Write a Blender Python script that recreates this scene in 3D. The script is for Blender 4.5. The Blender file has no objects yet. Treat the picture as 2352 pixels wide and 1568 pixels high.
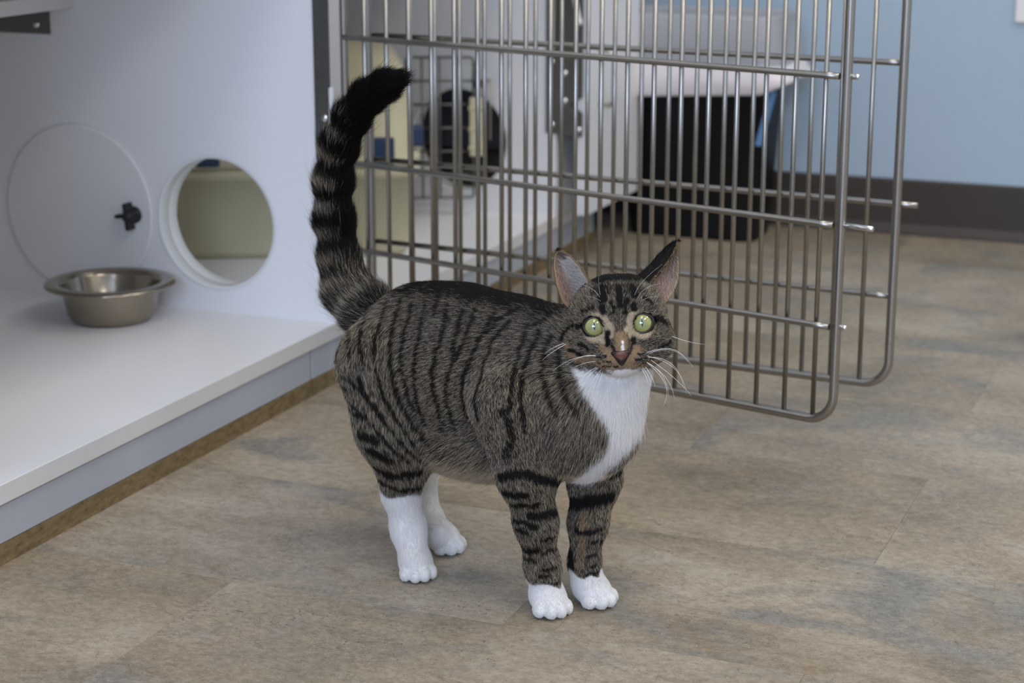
import bpy, bmesh, math, random
import numpy as np
from mathutils import Vector, Matrix
random.seed(7); rng = np.random.default_rng(11)
scene = bpy.context.scene
col = scene.collection

# ------------------------------------------------------------------ camera
FPX, CX, CY, CAM_H = 4400.0, 1176.0, 784.0, 0.70
PITCH = math.atan(1149/FPX)
YAW = math.atan(1879/FPX*math.cos(PITCH))       # heading turned left of +Y
cd = bpy.data.cameras.new('camera'); cam = bpy.data.objects.new('camera', cd); col.objects.link(cam)
cam.location = (0, 0, CAM_H); cam.rotation_euler = (math.pi/2-PITCH, 0, YAW)
cd.sensor_width = 36; cd.sensor_fit = 'HORIZONTAL'; cd.lens = 36*FPX/2352
cd.clip_start = .05
cd.dof.use_dof = True; cd.dof.focus_distance = 1.74; cd.dof.aperture_fstop = 7.0
scene.camera = cam
# ------------------------------------------------------------------ light and exposure
w = bpy.data.worlds.new('world'); scene.world = w; w.use_nodes = True
w.node_tree.nodes['Background'].inputs[0].default_value = (.75, .85, 1, 1)
w.node_tree.nodes['Background'].inputs[1].default_value = .3
def area(name, loc, rot, sx, sy, power, colr):
    l = bpy.data.lights.new(name, 'AREA'); l.shape = 'RECTANGLE'; l.size = sx; l.size_y = sy
    l.energy = power; l.color = colr
    o = bpy.data.objects.new(name, l); col.objects.link(o); o.location = loc; o.rotation_euler = rot
    return o
# daylight through the window in the wall behind the camera
area('window_daylight', (.2, -2.42, 1.45), (math.radians(90), 0, 0), 1.9, 1.3, 112, (.57, .70, 1.0))
# fluorescent ceiling fixtures
for (x, y, pw) in ((-.35, .5, 14), (-.35, 2.35, 14), (1.25, .5, 25), (1.25, 2.35, 25)):
    area('ceiling_light', (x, y, 2.55), (0, 0, 0), .58, 1.18, pw, (1.0, .93, .83))
scene.view_settings.view_transform = 'Standard'; scene.view_settings.look = 'None'
scene.view_settings.gamma = 1; scene.view_settings.use_curve_mapping = False
scene.view_settings.exposure = -0.27

# ------------------------------------------------------------------ helpers
def lin(r, g, b):
    f = lambda c: (c/255/12.92 if c/255 <= .04045 else ((c/255+.055)/1.055)**2.4)
    return (f(r), f(g), f(b), 1)
class NT:
    def __init__(s, name):
        s.m = bpy.data.materials.new(name); s.m.use_nodes = True; s.t = s.m.node_tree
        s.p = s.t.nodes['Principled BSDF']; s.out = s.t.nodes['Material Output']
    def n(s, typ, **kw):
        nd = s.t.nodes.new(typ)
        for k, v in kw.items():
            if isinstance(k, str) and k.startswith('i_'): nd.inputs[k[2:].replace('_', ' ')].default_value = v
            else: setattr(nd, k, v)
        return nd
    def l(s, a, b): s.t.links.new(a, b)
    def ramp(s, fac, stops, interp='LINEAR'):
        r = s.n('ShaderNodeValToRGB'); r.color_ramp.interpolation = interp
        e = r.color_ramp.elements
        while len(e) < len(stops): e.new(.5)
        for el, (p, c) in zip(e, stops): el.position = p; el.color = c
        s.l(fac, r.inputs[0]); return r.outputs[0]
    def mix(s, fac, a, b, typ='MIX'):
        m = s.n('ShaderNodeMix', data_type='RGBA', blend_type=typ)
        for sock, v in ((m.inputs[0], fac), (m.inputs[6], a), (m.inputs[7], b)):
            if hasattr(v, 'is_linked') or hasattr(v, 'links'): s.l(v, sock)
            else: sock.default_value = v
        return m.outputs[2]
    def noise(s, vec, scale, detail=3, rough=.5, dist=0):
        nd = s.n('ShaderNodeTexNoise'); nd.inputs['Scale'].default_value = scale
        nd.inputs['Detail'].default_value = detail; nd.inputs['Roughness'].default_value = rough
        nd.inputs['Distortion'].default_value = dist
        if vec is not None: s.l(vec, nd.inputs['Vector'])
        return nd.outputs[0]
def set_p(p, color=None, rough=.5, metal=0, spec=.5, **kw):
    if color is not None: p.inputs['Base Color'].default_value = color
    p.inputs['Roughness'].default_value = rough; p.inputs['Metallic'].default_value = metal
    p.inputs['Specular IOR Level'].default_value = spec
    for k, v in kw.items(): p.inputs[k].default_value = v
MATS = {}
def plain(name, color, rough=.5, metal=0, spec=.5, var=.06, scale=14, bump=0, bscale=300, **kw):
    """principled with gentle procedural variation in colour and roughness"""
    t = NT(name); set_p(t.p, color, rough, metal, spec, **kw)
    tc = t.n('ShaderNodeTexCoord')
    nz = t.noise(tc.outputs['Object'], scale, 4, .6)
    dk = tuple(c*(1-var) for c in color[:3])+(1,); lt = tuple(min(1, c*(1+var)) for c in color[:3])+(1,)
    t.l(t.ramp(nz, [(.3, dk), (.7, lt)]), t.p.inputs['Base Color'])
    if bump:
        b = t.n('ShaderNodeBump'); b.inputs['Strength'].default_value = bump; b.inputs['Distance'].default_value = .0005
        t.l(t.noise(tc.outputs['Object'], bscale, 2), b.inputs['Height']); t.l(b.outputs[0], t.p.inputs['Normal'])
    MATS[name] = t.m; return t.m
def new_obj(name, me, mat=None, parent=None):
    o = bpy.data.objects.new(name, me); col.objects.link(o)
    if mat is not None and len(me.materials) == 0: me.materials.append(mat)
    if parent is not None: o.parent = parent
    return o
def bm_obj(name, bm, mat=None, parent=None, smooth=False):
    me = bpy.data.meshes.new(name); bm.normal_update(); bm.to_mesh(me); bm.free()
    if smooth:
        me.polygons.foreach_set('use_smooth', [True]*len(me.polygons))
    return new_obj(name, me, mat, parent)
def tag(o, label=None, cat=None, group=None, kind=None):
    if label: o['label'] = label
    if cat: o['category'] = cat
    if group: o['group'] = group
    if kind: o['kind'] = kind
    return o
def empty(name, loc, rz=0, parent=None):
    o = bpy.data.objects.new(name, None); col.objects.link(o); o.location = loc; o.rotation_euler = (0, 0, rz)
    o.empty_display_size = .05
    if parent is not None: o.parent = parent
    return o
def box_bm(x0, x1, y0, y1, z0, z1, bev=0, seg=2, bm=None):
    own = bm is None
    b2 = bmesh.new(); bmesh.ops.create_cube(b2, size=1)
    for v in b2.verts:
        v.co = Vector(((x0+x1)/2+v.co.x*(x1-x0), (y0+y1)/2+v.co.y*(y1-y0), (z0+z1)/2+v.co.z*(z1-z0)))
    if bev: bmesh.ops.bevel(b2, geom=b2.edges[:], offset=bev, segments=seg, affect='EDGES', profile=.6)
    if own: return b2
    me = bpy.data.meshes.new('t'); b2.to_mesh(me); b2.free(); bm.from_mesh(me); bpy.data.meshes.remove(me); return bm
def box(name, x0, x1, y0, y1, z0, z1, mat, parent=None, bev=0, seg=2):
    return bm_obj(name, box_bm(x0, x1, y0, y1, z0, z1, bev, seg), mat, parent)
def tube_bm(pts, r, seg=10, bm=None, closed=False, cap=True):
    """swept tube along points (r scalar or list)"""
    bm = bm or bmesh.new(); P = [Vector(p) for p in pts]; n = len(P)
    R = r if hasattr(r, '__len__') else [r]*n
    ref = None; rings = []
    for i, p in enumerate(P):
        a = P[i-1] if (i > 0 or closed) else p; b = P[(i+1) % n] if (i < n-1 or closed) else p
        t = (b-a).normalized()
        if ref is None:
            ref = t.orthogonal().normalized()
        ref = (ref-t*ref.dot(t)).normalized(); bi = t.cross(ref)
        rings.append([bm.verts.new(p+(ref*math.cos(q)+bi*math.sin(q))*R[i]) for q in [2*math.pi*k/seg for k in range(seg)]])
    for i in range(n if closed else n-1):
        A, B = rings[i], rings[(i+1) % n]
        for k in range(seg): bm.faces.new((A[k], A[(k+1) % seg], B[(k+1) % seg], B[k]))
    if cap and not closed:
        bm.faces.new(rings[0][::-1]); bm.faces.new(rings[-1])
    for f in bm.faces: f.smooth = len(f.verts) == 4
    return bm
def tube(name, pts, r, mat, parent=None, seg=10, closed=False):
    return bm_obj(name, tube_bm(pts, r, seg, None, closed), mat, parent)
def lathe_bm(prof, seg=48, bm=None, center=(0, 0)):
    bm = bm or bmesh.new(); rings = []
    for r, z in prof:
        rings.append([bm.verts.new((center[0]+r*math.cos(a), center[1]+r*math.sin(a), z)) for a in [2*math.pi*k/seg for k in range(seg)]] if r > 1e-6 else [bm.verts.new((center[0], center[1], z))])
    for A, B in zip(rings, rings[1:]):
        for k in range(seg):
            q = [A[k % len(A)], A[(k+1) % len(A)], B[(k+1) % len(B)], B[k % len(B)]]
            u = []
            for v in q:
                if v not in u: u.append(v)
            if len(u) >= 3:
                f = bm.faces.new(u); f.smooth = True
    return bm
def rrect(w, h, r, n=6, cx=0, cy=0):
    out = []
    for (sx, sy, a0) in ((1, 1, 0), (-1, 1, 90), (-1, -1, 180), (1, -1, 270)):
        for k in range(n+1):
            a = math.radians(a0+90*k/n); out.append((cx+sx*(w/2-r)+r*math.cos(a), cy+sy*(h/2-r)+r*math.sin(a)))
    return out

# ------------------------------------------------------------------ materials
melamine = plain('white_melamine', lin(232, 233, 236), .38, spec=.45, var=.012, scale=3)
melamine_edge = plain('melamine_edge_band', lin(214, 214, 212), .45, var=.015)
panel_grey = plain('grey_laminate', lin(172, 176, 184), .5, var=.02)
disc_white = plain('frosted_plastic', lin(226, 228, 229), .6, spec=.4, var=.01)
liner_white = plain('white_liner', lin(225, 228, 228), .5, var=.01)
black_plastic = plain('black_plastic', lin(26, 26, 28), .45, var=.1)
steel = plain('stainless_steel', lin(186, 182, 176), .27, 1, var=.06, scale=40)
steel_wire = plain('steel_wire', lin(164, 161, 155), .3, 1, var=.05, scale=60)
steel_dark = plain('brushed_steel_plate', lin(120, 118, 115), .42, 1, var=.08, scale=30)
steel_bright = plain('polished_steel', lin(225, 225, 225), .15, 1, var=.03)
bowl_steel = plain('bowl_steel', lin(160, 151, 136), .16, 1, var=.05, scale=20)
beige = plain('beige_plastic', lin(196, 190, 160), .5, var=.03, bump=.2, bscale=500)
navy_dark = plain('dark_navy_plastic', lin(27, 31, 44), .5, var=.08)
navy = plain('navy_plastic', lin(38, 58, 92), .45, var=.08)
bin_black = plain('black_bin_plastic', lin(14, 14, 18), .5, spec=.3, var=.1)
wall_blue = plain('blue_wall_paint', lin(172, 191, 207), .7, spec=.3, var=.015, scale=5, bump=.25, bscale=180)
wall_white = plain('white_wall_paint', lin(225, 224, 220), .7, var=.01)
base_brown = plain('brown_vinyl_base', lin(60, 53, 47), .5, var=.06, scale=9)
ceil_white = plain('ceiling_tile', lin(230, 230, 228), .9, var=.02)
outlet_white = plain('white_cover_plate', lin(236, 234, 232), .4, var=.01)
blue_ribbon = plain('blue_ribbon', lin(92, 134, 182), .5, var=.1)

def bag_mat(name, colr, alpha_t):
    t = NT(name); set_p(t.p, colr, .32, 0, .5)
    tc = t.n('ShaderNodeTexCoord'); mp = t.n('ShaderNodeMapping'); mp.inputs['Scale'].default_value = (9, 9, 3)
    t.l(tc.outputs['Object'], mp.inputs[0])
    nz = t.noise(mp.outputs[0], 4, 4, .55, .8)
    b = t.n('ShaderNodeBump'); b.inputs['Strength'].default_value = .5; b.inputs['Distance'].default_value = .004
    t.l(nz, b.inputs['Height']); t.l(b.outputs[0], t.p.inputs['Normal'])
    tr = t.n('ShaderNodeBsdfTransparent'); ms = t.n('ShaderNodeMixShader'); ms.inputs[0].default_value = alpha_t
    t.l(t.p.outputs[0], ms.inputs[1]); t.l(tr.outputs[0], ms.inputs[2]); t.l(ms.outputs[0], t.out.inputs[0])
    return t.m
bag_film = bag_mat('clear_bag_film', lin(205, 208, 214), .42)
bag_white = bag_mat('white_bag_film', lin(238, 232, 234), .06)

# slate-look vinyl tile
t = NT('slate_vinyl'); set_p(t.p, None, .42, 0, .4)
oi = t.n('ShaderNodeObjectInfo'); geo = t.n('ShaderNodeNewGeometry')
mul = t.n('ShaderNodeMath', operation='MULTIPLY'); mul.inputs[1].default_value = 61.0; t.l(oi.outputs['Random'], mul.inputs[0])
off = t.n('ShaderNodeCombineXYZ'); t.l(mul.outputs[0], off.inputs[0]); t.l(mul.outputs[0], off.inputs[2])
add = t.n('ShaderNodeVectorMath', operation='ADD'); t.l(geo.outputs['Position'], add.inputs[0]); t.l(off.outputs[0], add.inputs[1])
def mapped(scale, rz=0):
    mp = t.n('ShaderNodeMapping'); mp.inputs['Scale'].default_value = scale; mp.inputs['Rotation'].default_value = (0, 0, rz)
    t.l(add.outputs[0], mp.inputs[0]); return mp.outputs[0]
big = t.noise(mapped((2.0, 2.7, 1), .25), 1.7, 4, .52, .9)
c1 = t.ramp(big, [(.28, lin(128, 121, 109)), (.42, lin(158, 147, 130)), (.55, lin(172, 160, 142)), (.72, lin(188, 179, 164))])
med = t.noise(mapped((2.7, 3.7, 1), .1), 1.8, 5, .58, .9)
c2 = t.mix(t.ramp(med, [(.52, (0, 0, 0, 1)), (.66, (.95, .95, .95, 1))]), c1, lin(142, 140, 134))
c3 = t.mix(t.ramp(t.noise(mapped((2.6, 3.5, 1), -.2), 2.0, 6, .6, 1.1), [(.56, (0, 0, 0, 1)), (.72, (.6, .6, .6, 1))]), c2, lin(150, 133, 110))
fine = t.noise(mapped((1, 1.25, 1)), 90, 7, .8)
c4 = t.mix(.85, c3, t.ramp(fine, [(.36, lin(146, 142, 136)), (.5, lin(186, 183, 178)), (.64, lin(222, 219, 214))]), 'SOFT_LIGHT')
dark = t.ramp(t.noise(mapped((1, 1.5, 1)), 170, 3, .55), [(.645, (0, 0, 0, 1)), (.69, (.75, .75, .75, 1))])
dmask = t.ramp(t.noise(mapped((2, 4, 1)), 2.2, 2), [(.4, (0.1, .1, .1, 1)), (.65, (1, 1, 1, 1))])
c5 = t.mix(t.mix(1.0, dark, dmask, 'MULTIPLY'), c4, lin(62, 60, 58))
lite = t.ramp(t.noise(mapped((1, 1.5, 1)), 380, 2, .5), [(.635, (0, 0, 0, 1)), (.70, (.55, .55, .55, 1))])
c5 = t.mix(t.ramp(t.noise(mapped((1, 1.3, 1), .4), 330, 2, .5), [(.645, (0, 0, 0, 1)), (.71, (.5, .5, .5, 1))]), c5, lin(74, 70, 66))
c6 = t.mix(lite, c5, lin(205, 198, 186))
vein = t.noise(mapped((2.5, 6, 1), .35), 2.6, 5, .6, 2.2)
c7 = t.mix(t.ramp(vein, [(.487, (0, 0, 0, 1)), (.5, (.35, .35, .35, 1)), (.513, (0, 0, 0, 1))]), c6, lin(84, 72, 56))
# each tile a little lighter or darker, warmer or greyer
hs = t.n('ShaderNodeHueSaturation'); t.l(c7, hs.inputs['Color'])
mr = t.n('ShaderNodeMapRange'); mr.inputs[3].default_value = .81; mr.inputs[4].default_value = .87; t.l(oi.outputs['Random'], mr.inputs[0])
t.l(mr.outputs[0], hs.inputs['Value'])
mr2 = t.n('ShaderNodeMapRange'); mr2.inputs[3].default_value = 1.15; mr2.inputs[4].default_value = .95; t.l(oi.outputs['Random'], mr2.inputs[0])
t.l(mr2.outputs[0], hs.inputs['Saturation'])
t.l(hs.outputs[0], t.p.inputs['Base Color'])
bp = t.n('ShaderNodeBump'); bp.inputs['Strength'].default_value = .25; bp.inputs['Distance'].default_value = .001
t.l(t.noise(mapped((1, 1.6, 1)), 60, 5, .65), bp.inputs['Height']); t.l(bp.outputs[0], t.p.inputs['Normal'])
slate = t.m

# particle board strip
t = NT('particle_board'); set_p(t.p, None, .75)
tc = t.n('ShaderNodeTexCoord')
mp = t.n('ShaderNodeMapping'); mp.inputs['Scale'].default_value = (1, .55, 1.3); t.l(tc.outputs['Object'], mp.inputs[0])
a = t.noise(mp.outputs[0], 130, 4, .65)
b0 = t.ramp(a, [(.25, lin(70, 55, 30)), (.42, lin(112, 94, 62)), (.6, lin(128, 108, 74)), (.8, lin(150, 130, 98))])
t.l(b0, t.p.inputs['Base Color']); board = t.m

# ------------------------------------------------------------------ room
Y_WALL, X0 = 3.478, -1.154
def setting(o): o['kind'] = 'structure'; return o
floor = setting(box('floor', -1.95, 2.45, -2.5, Y_WALL+.05, -.08, -.0016, base_brown))
TW, TH = .57, .286
xj, yj = -.352, 1.518
tile_bm = box_bm(-TW/2+.0001, TW/2-.0001, -TH/2+.0001, TH/2-.0001, -.0016, 0, .00025, 1)
tile_me = bpy.data.meshes.new('tile'); tile_bm.to_mesh(tile_me); tile_bm.free(); tile_me.materials.append(slate)
for j in range(-14, 7):
    yc = yj+(j+.5)*TH
    if yc > Y_WALL+.1 or yc < -2.4: continue
    sh = xj+(0 if j % 2 else TW*.5)
    for i in range(-4, 6):
        xc = sh+(i+.5)*TW
        if xc < -1.75 or xc > 2.3: continue
        o = new_obj('tile', tile_me, None, floor); o.location = (xc, yc, 0)
        o.rotation_euler = (0, 0, math.pi*random.randint(0, 1))
setting(box('wall_back', -1.95, 2.45, Y_WALL, Y_WALL+.1, 0, 2.6, wall_blue))
setting(box('wall_left', -2.05, -1.95, -2.5, Y_WALL+.1, 0, 2.6, wall_white))
setting(box('wall_right', 2.45, 2.55, -2.5, Y_WALL+.1, 0, 2.6, wall_white))
wr = bmesh.new()
for (x0_, x1_, z0_, z1_) in ((-1.95, -.75, 0, 2.6), (1.15, 2.45, 0, 2.6), (-.75, 1.15, 0, .8), (-.75, 1.15, 2.1, 2.6)):
    box_bm(x0_, x1_, -2.6, -2.5, z0_, z1_, bm=wr)
setting(bm_obj('wall_rear', wr, wall_white))
setting(box('ceiling', -1.95, 2.45, -2.5, Y_WALL+.1, 2.6, 2.7, ceil_white))
bb = bmesh.new(); prof = [(0, 0), (0, .102), (-.003, .102), (-.0045, .098), (-.0045, .02), (-.012, .006), (-.013, 0)]
ring = [[bb.verts.new((x, Y_WALL+y, z)) for (y, z) in prof] for x in (-1.95, 2.45)]
for k in range(len(prof)-1): bb.faces.new((ring[0][k], ring[0][k+1], ring[1][k+1], ring[1][k]))
bmesh.ops.recalc_face_normals(bb, faces=bb.faces[:])
setting(bm_obj('baseboard_back', bb, base_brown))
# outlet cover on the blue wall
oc = empty('outlet_cover', (-.4445, Y_WALL, .4525))
tag(oc, 'white outlet cover plate on the light blue wall', 'outlet')
box('plate', -.0365, .0365, -.006, 0, -.0605, .0605, outlet_white, oc, .003, 3)
for zz in (-.02, .02):
    box('socket', -.017, .017, -.0075, -.004, zz-.0135, zz+.0135, outlet_white, oc, .003, 2)
tube('screw', [(0, -.0055, 0), (0, -.007, 0)], .003, steel, oc)

# ------------------------------------------------------------------ cat condo bank
BT, BB = .083, .063           # deck top / underside
Y1, Y2, DT = 2.183, 2.985, .040
XB = -1.86                    # back panel
deck = empty('condo_deck', (X0, 2.0, 0))
tag(deck, 'long white melamine deck forming the floor of both cat condos', 'shelf')
def wbox(name, x0, x1, y0, y1, z0, z1, mat, parent, bev=0, seg=2):
    p = parent.location if parent.parent is None else parent.parent.location+parent.location
    return box(name, x0-p[0], x1-p[0], y0-p[1], y1-p[1], z0-p[2], z1-p[2], mat, parent, bev, seg)
wbox('deck_board', XB, X0-.001, .9, 3.20, BB, BT, melamine, deck, .0006, 1)
wbox('edge_band', X0-.001, X0, .9, 3.20, BB+.0003, BT-.0003, melamine_edge, deck)

def plate_with_hole(name, x0, x1, z0, z1, y0, y1, hc, hr, mat, parent, N=96):
    bm = bmesh.new(); cx, cz = hc
    angs = sorted(set([2*math.pi*k/N for k in range(N)]+[math.atan2(z-cz, x-cx) % (2*math.pi) for x in (x0, x1) for z in (z0, z1)]))
    def outer(a):
        dx, dz = math.cos(a), math.sin(a); ts = []
        if abs(dx) > 1e-9: ts.append(((x1 if dx > 0 else x0)-cx)/dx)
        if abs(dz) > 1e-9: ts.append(((z1 if dz > 0 else z0)-cz)/dz)
        tt = min(q for q in ts if q > 0); return cx+dx*tt, cz+dz*tt
    I, Oo = {}, {}
    p = parent.location
    for s, y in ((0, y0), (1, y1)):
        I[s] = [bm.verts.new((cx+hr*math.cos(a)-p[0], y-p[1], cz+hr*math.sin(a)-p[2])) for a in angs]
        Oo[s] = [bm.verts.new((outer(a)[0]-p[0], y-p[1], outer(a)[1]-p[2])) for a in angs]
    n = len(angs)
    for k in range(n):
        q = (k+1) % n
        for s in (0, 1): bm.faces.new((I[s][k], I[s][q], Oo[s][q], Oo[s][k]))
        bm.faces.new((I[0][k], I[1][k], I[1][q], I[0][q])); bm.faces.new((Oo[0][k], Oo[0][q], Oo[1][q], Oo[1][k]))
    bmesh.ops.recalc_face_normals(bm, faces=bm.faces[:])
    return bm_obj(name, bm, mat, parent)
HC, HR = (-1.331, .2045), .0895
def condo(yd, y_start, label, z_top=.66):
    c = empty('cat_condo', (X0, yd, 0)); tag(c, label, 'cat condo', 'cat condos side by side')
    # divider: two boards back to back with a round pass-through lined in white plastic
    d = plate_with_hole('divider', XB, X0, BT, z_top, yd, yd+DT/2-.0004, HC, HR, melamine, c)
    d2 = plate_with_hole('divider_board', XB, X0, BT, z_top, yd+DT/2+.0004, yd+DT, HC, HR, melamine, c)
    for (ya, yb, nm) in ((yd-.0015, yd+DT/2-.0012, 'hole_liner'), (yd+DT/2+.0012, yd+DT+.0015, 'hole_liner')):
        bm = bmesh.new(); N = 96; R = []
        for (r, y) in ((HR+.0012, ya), (HR-.0022, ya), (HR-.0026, ya+.001), (HR-.0026, yb-.001), (HR-.0018, yb), (HR+.0012, yb)):
            R.append([bm.verts.new((HC[0]-X0+r*math.cos(2*math.pi*k/N), y-yd, HC[1]+r*math.sin(2*math.pi*k/N))) for k in range(N)])
        for A, B in zip(R, R[1:]):
            for k in range(N): bm.faces.new((A[k], A[(k+1) % N], B[(k+1) % N], B[k])).smooth = True
        bmesh.ops.recalc_face_normals(bm, faces=bm.faces[:])
        bm_obj(nm, bm, liner_white, c)
    wbox('edge_band', X0, X0+.001, yd+.0005, yd+DT-.0005, BT, z_top, melamine_edge, c)
    # toe panel and particle board strip under the deck
    return c
condoA = condo(Y1, .9, 'left white cat condo with steel bowl, open wire door and round pass-through')
condoB = condo(Y2, Y1, 'right white cat condo holding the beige pet carrier')
for c, ya, yb in ((condoA, .9, 2.1155), (condoB, 2.1195, 3.182)):
    wbox('toe_panel', X0-.022, X0-.003, ya, yb, .022, BB, panel_grey, c, .0006, 1)
    wbox('board_strip', X0-.024, X0-.002, ya, yb, 0, .0215, board, c)
for c, ya, yb in ((condoA, .9, Y1), (condoB, Y1+DT, Y2)):
    wbox('back_panel', XB-.018, XB, ya, yb, BT, .66, melamine, c)
wbox('side_board', XB, X0, 1.36, 1.38, BT, .66, melamine, condoA)
wbox('top_board', XB, X0, .9, Y1+DT/2, .66, .68, melamine, condoA)
wbox('top_board', XB, X0, Y1+DT/2+.001, 3.2, .66, .68, melamine, condoB)
wbox('side_board', XB, X0-.019, 3.18, 3.20, BT, .66, melamine, condoB)
# perch shelf with steel angle on the divider
wbox('perch_shelf', XB, -1.5395, 1.75, Y1, .483, .503, melamine_edge, condoA, .0012, 2)
bm = box_bm(-.38, 0, -.0025, 0, 0, .036); box_bm(-.38, 0, -.034, 0, .0335, .036, bm=bm)
br = bm_obj('shelf_bracket', bm, steel_dark, condoA); br.location = (-1.579-X0, -.0002, .4465)
for xx in (-.021, -.12):
    s_ = bm_obj('screw', lathe_bm([(0, .0024), (.0022, .0022), (.0042, .0012), (.0048, 0)], 14), steel_bright, br)
    s_.location = (xx, -.0025, .0125); s_.rotation_euler = (math.pi/2, 0, 0)
# round sliding cover with a black wing knob, both faces
def cover(c, x, z, r, y, sgn):
    bm = lathe_bm([(0, .005), (r-.003, .005), (r-.0008, .0042), (r, .003), (r, 0), (0, 0)], 96)
    dsk = bm_obj('cover_disc', bm, disc_white, c); dsk.location = (x-X0, y, z); dsk.rotation_euler = (math.pi/2*sgn, 0, 0)
    for f in dsk.data.polygons: f.use_smooth = abs(f.normal.z) < .99
    bm = lathe_bm([(0, .016), (.0045, .0155), (.0058, .013), (.0055, .003), (.008, .001), (.0085, 0)], 20)
    for s in (-1, 1):                                    # two ribbed wings
        box_bm(min(0, s*.0135), max(0, s*.0135), -.0022, .0022, .004, .0165, .0016, 2, bm)
    box_bm(-.002, .002, -.018, 0, .003, .009, .0016, 2, bm)
    kn = bm_obj('wing_knob', bm, black_plastic, dsk); kn.location = (r-.028, 0, .005); kn.rotation_euler = (0, 0, math.radians(-84))
    kn.scale = (1.4, 1.4, 1.4); kn['label'] = 'black wing knob'
    return dsk
cover(condoA, -1.5475, .2075, .119, 0, 1)
bm = lathe_bm([(0, .02), (.005, .0195), (.0065, .016), (.006, .003), (.009, 0)], 18)
k2 = bm_obj('wing_knob', bm, black_plastic, condoA); k2.location = (-1.432-X0, DT, .196); k2.rotation_euler = (-math.pi/2, 0, 0)
# steel hinge strip on the first divider
def strip(c, x0, x1, z0, z1, screws, y=0.0):
    o = box('hinge_plate', x0-X0, x1-X0, y-.0025, y, z0, z1, steel_dark, c, .0006, 1)
    for (sx, sz) in screws:
        s_ = bm_obj('screw', lathe_bm([(0, .0026), (.0024, .0023), (.0044, .0012), (.005, 0)], 14), steel_bright, o)
        s_.location = (sx-X0, y-.0025, sz); s_.rotation_euler = (math.pi/2, 0, 0)
    return o
strip(condoA, -1.1765, -1.1535, .30, .64, [(-1.162, .355), (-1.165, .60)])
# small pale plastic stop at the divider edge beside the hinge strip
box('door_stop', .0, .006, -.006, .0, .325, .395, disc_white, condoA, .002, 2)
# door bracket on the second divider: plate standing proud of the front, with a notch
bm = bmesh.new()
out = [(-1.171, .226), (-1.106, .222), (-1.106, .262), (-1.127, .2765), (-1.106, .288), (-1.106, .65), (-1.171, .65)]
fr = [bm.verts.new((x-X0, -.003, z)) for x, z in out]; bk = [bm.verts.new((x-X0, 0, z)) for x, z in out]
bm.faces.new(fr); bm.faces.new(bk[::-1])
for k in range(len(out)): bm.faces.new((fr[k], bk[k], bk[(k+1) % len(out)], fr[(k+1) % len(out)]))
bmesh.ops.recalc_face_normals(bm, faces=bm.faces[:])
pl = bm_obj('door_bracket', bm, steel_dark, condoB)
for (sx, sz) in ((-1.1615, .345), (-1.1375, .327), (-1.1605, .240), (-1.1125, .234), (-1.1375, .281), (-1.1615, .46)):
    s_ = bm_obj('screw', lathe_bm([(0, .003), (.0028, .0026), (.005, .0013), (.0056, 0)], 14), steel_bright, pl)
    s_.location = (sx-X0, -.003, sz); s_.rotation_euler = (math.pi/2, 0, 0)
tube('latch_rod', [(-1.155-X0, -.008, .365), (-1.155-X0, -.008, .62)], .0035, steel_bright, pl, 10)
arc = [(-1.114-X0, -.012, .56), (-1.1175-X0, -.012, .50)]+[(-1.1175-X0+.012*k/6, -.012, .455-.045*math.sin(math.pi/2*k/6)) for k in range(7)]
tube('white_hook', arc, .0045, outlet_white, pl, 10)
# filler board and closed solid door at the end of the row
wbox('filler_board', X0-.018, X0-.0002, Y2+DT+.0005, 3.20, BT+.0005, .52, melamine, condoB)
sd = wbox('solid_door', -1.119, -1.10, Y2+.004, 3.256, .0875, .65, melamine, condoB, .001, 2)
hx = -1.10-X0
pts = [(hx, 3.048-Y2-.0, .360), (hx+.018, 3.048-Y2, .360), (hx+.026, 3.048-Y2, .352), (hx+.026, 3.048-Y2, .276), (hx+.018, 3.048-Y2, .268), (hx, 3.048-Y2, .268)]
tube('pull_handle', pts, .004, steel, sd, 10)

for (ya, yb, lb) in ((.9, 2.2, 'white wall cabinet above the left cat condo'), (2.202, 3.2, 'white wall cabinet above the right cat condo')):
    uc = empty('wall_cabinet', (X0, ya, .681)); tag(uc, lb, 'cabinet', 'cabinets above the condos')
    wbox('cabinet_body', XB, X0-.02, ya, yb, .681, 1.5, melamine, uc, .001, 1)
    for k in range(2):
        yc0 = ya+(yb-ya)*k/2; dd_ = wbox('cabinet_door', X0-.019, X0, yc0+.002, yc0+(yb-ya)/2-.002, .684, 1.497, melamine, uc, .001, 1)
        hy = (yc0+(yb-ya)/2-.05-ya) if k == 0 else (yc0+.05-ya)
        tube('pull_handle', [(0, hy, .06), (.025, hy, .065), (.025, hy, .155), (0, hy, .16)], .004, steel, dd_, 8)
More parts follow.
